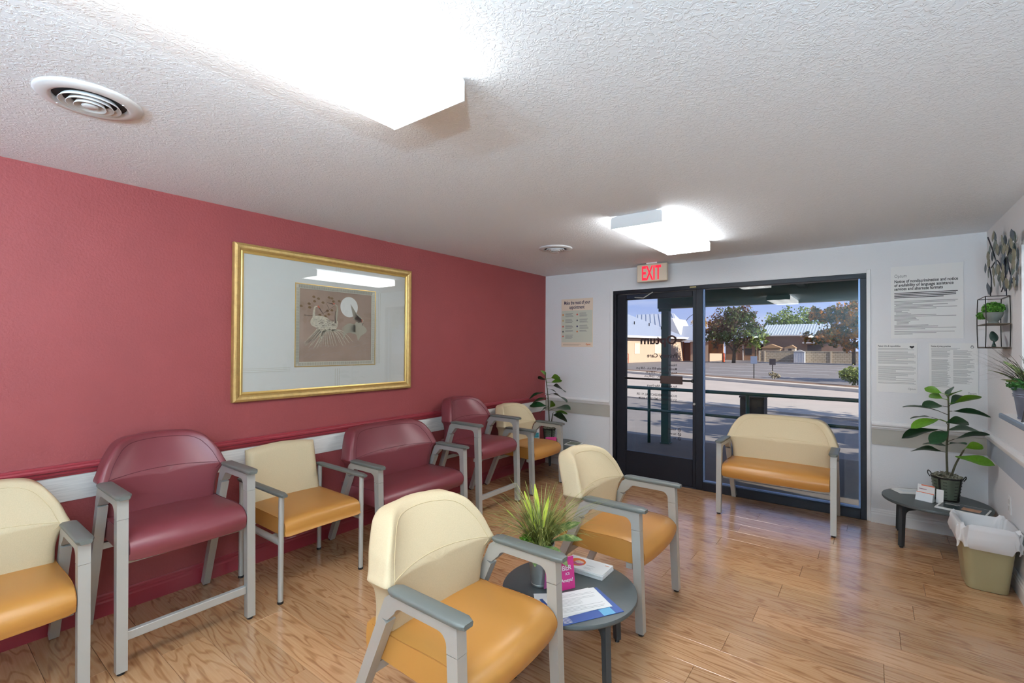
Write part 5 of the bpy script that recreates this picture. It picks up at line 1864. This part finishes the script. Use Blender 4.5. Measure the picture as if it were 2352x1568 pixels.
tree('background_tree', 'bright yellow autumn tree behind the left building', (-16.8, 74, GZ), [(0, 0, 4.6, 1.7, 1.5, 1.5, 900), (2.4, 0, 4.2, 1.4, 1.2, 1.2, 600)], .16, M_yel, .2, [[(0, 0, 0), (0, 0, 3.6)]], 5)
tree('background_tree', 'bare brown tree between the white gable and the yellow tree', (-19.6, 74, GZ), [(0, 0, 4.6, .9, .8, .7, 120)], .10, mat('dry_leaf', (150, 100, 70), .8), .1, [[(0, 0, 0), (0, 0, 4.4)], [(0, 0, 3.4), (.6, 0, 5.0)], [(0, 0, 3.4), (-.6, 0, 5.0)]], 6)
# street trees right of the view: their shade falls across the drive and the lot
for i, (x, y, h_, s_) in enumerate(((8.2, 9.0, 3.6, 1.0), (12.6, 10.4, 4.6, 1.2), (8.6, 27.6, 4.2, 1.15), (13.4, 28.6, 5.2, 1.3), (7.0, 11.6, 3.8, .9))):
    tree('shade_tree', ('leafy street tree right of the porch', 'leafy street tree by the sidewalk right of the porch', 'leafy tree on the planting strip right of the window view', 'tall leafy tree at the right end of the parking lot', 'young leafy tree at the end of the drive right of the porch')[i], (x, y, GZ), [(0, 0, h_, 2.2 * s_, 1.7 * s_, 1.3 * s_, 900), (.8, .3, h_ + 1., 1.4 * s_, 1.2 * s_, .9 * s_, 350)], .15, M_grn, .13, [[(0, 0, 0), (.05, 0, 1.5), (0, 0, h_)], [(0, 0, 2.0), (-1.2, .3, h_)], [(0, 0, 2.0), (1.2, -.2, h_)]], 20 + i, 'street trees right of the view')

def shrub(name, label, loc, blobs, size, material, seed):
    t = thing(name, label, 'shrub', loc)
    crown(blobs, size, seed, loc).build('foliage', material, t, fix=False)
    MB().tube([(0, 0, 0), (0, 0, blobs[0][2])], .02, 6).build('stem', M_bark, t)
    return t
M_hedge = leafy_mat('hedge_green', [(74, 96, 40), (122, 140, 66), (166, 172, 96)], 2., .7)
shrub('shrub', 'clipped green shrub at the right edge of the window by the kerb', (2.98, 24.05, GZ + .1), [(0, 0, .42, .62, .55, .36, 3000), (.3, 0, .5, .5, .5, .32, 1200), (-.35, 0, .4, .3, .35, .3, 700)], .045, M_hedge, 31)
shrub('shrub', 'dry pale grass clump by the parking signs', (-.32, 26.15, GZ + .08), [(0, 0, .2, .26, .22, .16, 900)], .04, leafy_mat('dry_shrub', [(128, 118, 92), (176, 166, 140), (206, 198, 176)], 5, .8), 32)

def lot_sign(label, x, y, zp0, zp1, hw, c):
    t = thing('parking_sign', label, 'sign', (x, y, GZ + .05))
    MB().tube([(0, 0, 0), (0, 0, zp1 - GZ - .06)], .022, 8).build('pole', M_iron, t)
    box('panel', mat('sign_%d' % c[0], c, .4, metal=.3), t, -hw, hw, -.030, -.024, zp0 - GZ - .05, zp1 - GZ - .05, r=.002)
lot_sign('light blue-grey parking sign on a pole by the kerb', -1.31, 26.5, .70, 1.08, .15, (150, 164, 186))
lot_sign('dark brown parking sign on a pole behind the grass clump', -.50, 26.7, .66, .965, .14, (74, 66, 68))

# left building -----------------------------------------------------------
M_stucco = mat('pale_stucco', (196, 170, 148), .85, var=.03, vscale=2)
M_roofw = mat('white_metal_roof', (160, 168, 184), .45, metal=.15)
M_fascia = mat('white_fascia', (206, 204, 204), .6)
M_brownt = mat('brown_trim', (112, 84, 66), .7)
M_rust = mat('rust_wood', (150, 84, 40), .7)
lb = thing('building', 'pale stucco building with white metal roof seen through the door', 'building', (-14.55, 57.5, GZ), 0)
fd = Vector((-.155, -.988, 0))      # along the facade towards the camera
fn = Vector((.988, -.155, 0))       # out of the facade
def LBP(s, n, z):
    p = fd * s - fn * n
    return (p.x, p.y, z)
def lbox(name, material, parent, s0, s1, n0, n1, z0, z1):
    m = MB()
    v = [LBP(s, n, z) for z in (z0, z1) for s, n in ((s0, n0), (s1, n0), (s1, n1), (s0, n1))]
    m.v = v
    m.f = [(0, 3, 2, 1), (4, 5, 6, 7), (0, 1, 5, 4), (1, 2, 6, 5), (2, 3, 7, 6), (3, 0, 4, 7)]
    return m.build(name, material, parent)
wl = lbox('wall', M_stucco, lb, 0, 24, 0, 12, 0, 2.62)
lbox('fascia', M_fascia, lb, -.5, 24.5, -.55, -.45, 2.58, 2.80)
lbox('soffit_trim', M_brownt, lb, -.3, 24, -.06, 0, 2.46, 2.60)
rf = MB()
rf.v = [LBP(-.5, -.5, 2.72), LBP(24.5, -.5, 2.72), LBP(24.5, 12.5, 2.72), LBP(-.5, 12.5, 2.72), LBP(3.2, 6, 5.85), LBP(24.5, 6, 5.85)]
rf.f = [(0, 1, 5, 4), (4, 5, 2, 3), (0, 4, 3), (1, 2, 5), (0, 3, 2, 1)]
ro = rf.build('roof', M_roofw, lb)
for i, s_ in enumerate((7.0, 8.4)):
    c = LBP(s_, 4.5, 2.72 + 3.13 * 5.0 / 6.5)
    MB().lathe([(.22, -.3), (.22, .25), (.36, .28), (.36, .42), (.2, .55), (0, .58)], c[0], c[1], c[2], 14).build('roof_vent', mat('vent_metal', (170, 166, 160), .5, metal=.4), ro, smooth=True)
for s_, n_ in ((6.5, 2.6), (3.6, 2.4), (1.5, 1.2), (2.2, 1.6)):
    c = LBP(s_, n_, 2.72 + 3.13 * (n_ + .5) / 6.5)
    MB().tube([(c[0], c[1], c[2] - .1), (c[0], c[1], c[2] + .35)], .06, 8).build('vent_pipe', M_iron, ro)
c = LBP(8.2, 6, 5.85)
MB().tube([(c[0], c[1], c[2] - .1), (c[0], c[1], c[2] + 1.1)], .09, 8).build('chimney_pipe', M_rust, ro)
for s_, w_, z0, z1 in ((10.2, 1.0, .9, 2.0), (5.6, 2.0, .9, 2.05), (1.5, .75, 1.0, 1.95)):
    m = lbox('blind_window', mat('stucco_panel', (226, 206, 182), .85), lb, s_ - w_ / 2, s_ + w_ / 2, -.03, 0, z0, z1)
# second, higher ribbed roof behind
r2 = MB()
r2.v = [(-9.2, 7.5, 3.2), (-2.6, 7.5, 3.2), (-4.9, 11.5, 6.55), (-10.6, 11.5, 6.55), (-2.6, 15, 3.2), (-9.2, 15, 3.2)]
r2.f = [(0, 1, 2, 3), (1, 4, 2), (3, 2, 4, 5), (0, 3, 5), (0, 5, 4, 1)]
rr2 = r2.build('rear_roof', mat('ribbed_white_roof', (186, 192, 204), .45, metal=.15), lb)
for i in range(9):
    t_ = (i + .5) / 9
    a = Vector((-9.2 + 6.6 * t_, 7.5, 3.24))
    b = Vector((-10.6 + 5.7 * t_, 11.5, 6.59))
    MB().bar(a, b, .04, .04).build('roof_seam', M_roofw, rr2)
# entrance wing
M_tan = mat('tan_brick', (150, 116, 92), .85, var=.1, vscale=6)
box('wing_wall', M_stucco, lb, .9, 3.0, .0, 7, 0, 2.36)
wr_ = MB()
wr_.v = [(-1.2, -.5, 2.36), (3.5, -.5, 2.36), (3.5, 7.5, 2.36), (-1.2, 7.5, 2.36), (-1.8, 3.5, 4.3), (1.0, 3.5, 4.3)]
wr_.f = [(0, 1, 5, 4), (1, 2, 5), (2, 3, 4, 5), (0, 4, 3), (0, 3, 2, 1)]
wro = wr_.build('wing_roof', M_roofw, lb)
box('wing_fascia', M_fascia, lb, -.2, 3.5, -.55, -.5, 2.28, 2.46)
gw = MB()
gw.v = [(-2.4, .6, 2.7), (-.3, .6, 2.7), (-1.5, .6, 5.2), (-2.4, 6, 2.7), (-.3, 6, 2.7), (-1.5, 6, 5.2)]
gw.f = [(0, 1, 2), (3, 5, 4), (0, 2, 5, 3), (1, 4, 5, 2), (0, 3, 4, 1)]
gw.build('gable', M_fascia, lb)
box('entrance_recess', mat('dark_entrance', (104, 76, 60), .8), lb, .0, .88, .25, .5, 0, 2.2)
for x in (.02, .86):
    box('entrance_post', M_rust, lb, x - .05, x + .05, .05, .18, 0, 2.25)
hr = thing('handrail', 'red pipe handrail beside the pale building', 'handrail', (-15.7, 44.2, GZ))
for z_ in (.45, .95):
    MB().tube([(-.15, -2.0, z_), (0, 0, z_)], .03, 6).build('rail', mat('red_pipe', (176, 70, 50), .5), hr)
for f_ in (0, 1):
    MB().tube([(-.15 * f_, -2.0 * f_, 0), (-.15 * f_, -2.0 * f_, .97)], .03, 6).build('post', mat('red_pipe', (176, 70, 50), .5), hr)
ob = thing('sign_board', 'large rust-brown board on posts beside the pale building', 'board', (-10.45, 56.2, GZ))
box('board', mat('rust_board', (150, 92, 44), .8, var=.15, vscale=3), ob, -.82, .75, -.05, .05, .95, 2.45)
for x in (-.75, .68):
    box('post', M_brownt, ob, x - .05, x + .05, -.04, .04, 0, .95)
ol_ = thing('bollard', 'orange bollard in front of the rust-brown board', 'bollard', (-9.5, 55.6, GZ))
MB().lathe([(.09, 0), (.09, .95), (.06, 1.02), (0, 1.04)], k=14).build('body', mat('safety_orange', (226, 92, 40), .5), ol_, smooth=True)
box('base', M_black, ol_, -.14, .14, -.14, .14, 0, .03)
sl = thing('street_lamp', 'thin curved street lamp arm above the white roofs', 'street lamp', (-21.1, 79, GZ))
MB().tube([(0, 0, 0), (0, 0, 5.6)], .06, 8).build('pole', M_iron, sl)
MB().tube(spline([(0, 0, 5.5), (.8, 0, 6.5), (1.6, 0, 7.0), (2.4, 0, 7.05)], 4), .04, 6).build('arm', M_iron, sl)
box('lamp_head', M_iron, sl, 2.3, 2.8, -.1, .1, 6.98, 7.08)

# block wall and the building behind it ------------------------------------
def block_mat():
    m = bpy.data.materials.new('block_wall')
    m.use_nodes = True
    nt = m.node_tree
    b = nt.nodes['Principled BSDF']
    b.inputs['Roughness'].default_value = .9
    tc = nt.nodes.new('ShaderNodeTexCoord')
    mp = nt.nodes.new('ShaderNodeMapping')
    mp.inputs['Rotation'].default_value = (PI / 2, 0, 0)
    br = nt.nodes.new('ShaderNodeTexBrick')
    br.inputs['Color1'].default_value = rgb((196, 182, 160))
    br.inputs['Color2'].default_value = rgb((184, 170, 148))
    br.inputs['Mortar'].default_value = rgb((146, 132, 114))
    br.inputs['Scale'].default_value = 1.0
    br.inputs['Brick Width'].default_value = .4
    br.inputs['Row Height'].default_value = .2
    br.inputs['Mortar Size'].default_value = .02
    nt.links.new(tc.outputs['Object'], mp.inputs[0])
    nt.links.new(mp.outputs[0], br.inputs['Vector'])
    nt.links.new(br.outputs[0], b.inputs['Base Color'])
    return m
bw = thing('block_wall', 'tan concrete-block wall at the far side of the parking lot', 'wall', (-1.6, 61.2, GZ))
box('wall', block_mat(), bw, -5.3, 6.5, -.1, .1, 0, 1.22)
box('coping', mat('coping', (204, 190, 168), .8), bw, -5.35, 6.55, -.13, .13, 1.22, 1.28)
for x in (-5.3, -4.75, 3.2 - 1.6, 5.0):
    box('pilaster', mat('coping', (204, 190, 168), .8), bw, x - .08, x + .08, -.16, -.1, 0, 1.26)
sd_ = thing('storage_shed', 'white corrugated shed against the block wall', 'shed', (-2.85, 60.6, GZ))
box('body', mat('shed_white', (226, 230, 238), .5), sd_, -.52, .52, -.35, .35, 0, 1.18)
MB().prism([(-.56, 1.18), (.0, 1.42), (.56, 1.18)], lambda p, q: (p[0], q, p[1]), -.4, .38).build('roof', M_fascia, sd_)
for i in range(7):
    box('rib', M_fascia, sd_, -.46 + i * .15, -.43 + i * .15, -.37, -.35, 0, 1.16)
rb = thing('building', 'long brown building with grey standing-seam roof behind the block wall', 'building', (-3.1, 66, GZ))
M_brick = mat('mauve_brick', (150, 120, 104), .85, var=.08, vscale=3)
box('wall', M_brick, rb, -4.2, 4.0, 0, 8, 0, 3.2)
rr = MB()
rr.v = [(-4.5, -.5, 3.15), (4.3, -.5, 3.15), (4.3, 4, 4.62), (-4.5, 4, 4.62), (4.3, 8.5, 3.15), (-4.5, 8.5, 3.15)]
rr.f = [(0, 1, 2, 3), (3, 2, 4, 5), (0, 3, 5), (1, 4, 2), (0, 5, 4, 1)]
rro = rr.build('roof', mat('grey_metal_roof', (176, 186, 194), .45, metal=.2), rb)
for i in range(30):
    x = -4.35 + i * .295
    MB().bar((x, -.5, 3.17), (x, 4, 4.64), .03, .03).build('roof_seam', mat('seam_metal', (200, 208, 214), .45, metal=.2), rro)
box('fascia', M_fascia, rb, -4.5, 4.3, -.55, -.5, 3.05, 3.18)
box('awning', M_fascia, rb, .1, 1.7, -1.4, .0, 2.15, 2.30)
box('doorway', mat('dark_doorway', (96, 84, 86), .8), rb, .5, 1.9, -.05, .0, 0, 2.0)
gs = thing('garden_shed', 'tan garden shed with gable roof behind the block wall', 'shed', (-5.9, 63.2, GZ))
box('body', mat('tan_siding', (186, 158, 126), .8), gs, -.95, .95, -.7, .7, 0, 1.65)
MB().prism([(-1.1, 1.6), (0, 2.05), (1.1, 1.6)], lambda p, q: (p[0], q, p[1]), -.85, .85).build('roof', mat('tan_shingle', (176, 142, 108), .85), gs)
gs2 = thing('garden_shed', 'small cream shed with a window behind the block wall', 'shed', (-4.05, 63.4, GZ))
box('body', mat('cream_siding', (232, 216, 190), .8), gs2, -.55, .55, -.5, .5, 0, 1.62)
MB().prism([(-.65, 1.6), (.2, 1.95), (.65, 1.6)], lambda p, q: (p[0], q, p[1]), -.6, .6).build('roof', mat('tan_shingle', (176, 142, 108), .85), gs2)
box('window', mat('dark_doorway', (96, 84, 86), .8), gs2, -.16, .18, -.53, -.5, 1.25, 1.5)
th = thing('town_house', 'tan low house with a dark window behind the trees', 'building', (-9.1, 66, GZ))
box('wall', M_tan, th, -2.6, 1.2, 0, 5, 0, 2.0)
MB().prism([(-2.8, 1.95), (-.7, 2.9), (1.4, 1.95)], lambda p, q: (p[0], q, p[1]), -.3, 5.3).build('roof', mat('brown_shingle', (112, 90, 76), .85), th)
box('window', mat('window_dark', (50, 46, 46), .4), th, -.3, .5, -.04, 0, .7, 1.5)
box('downpipe', M_fascia, th, -.55, -.45, -.1, -.02, 0, 1.9)
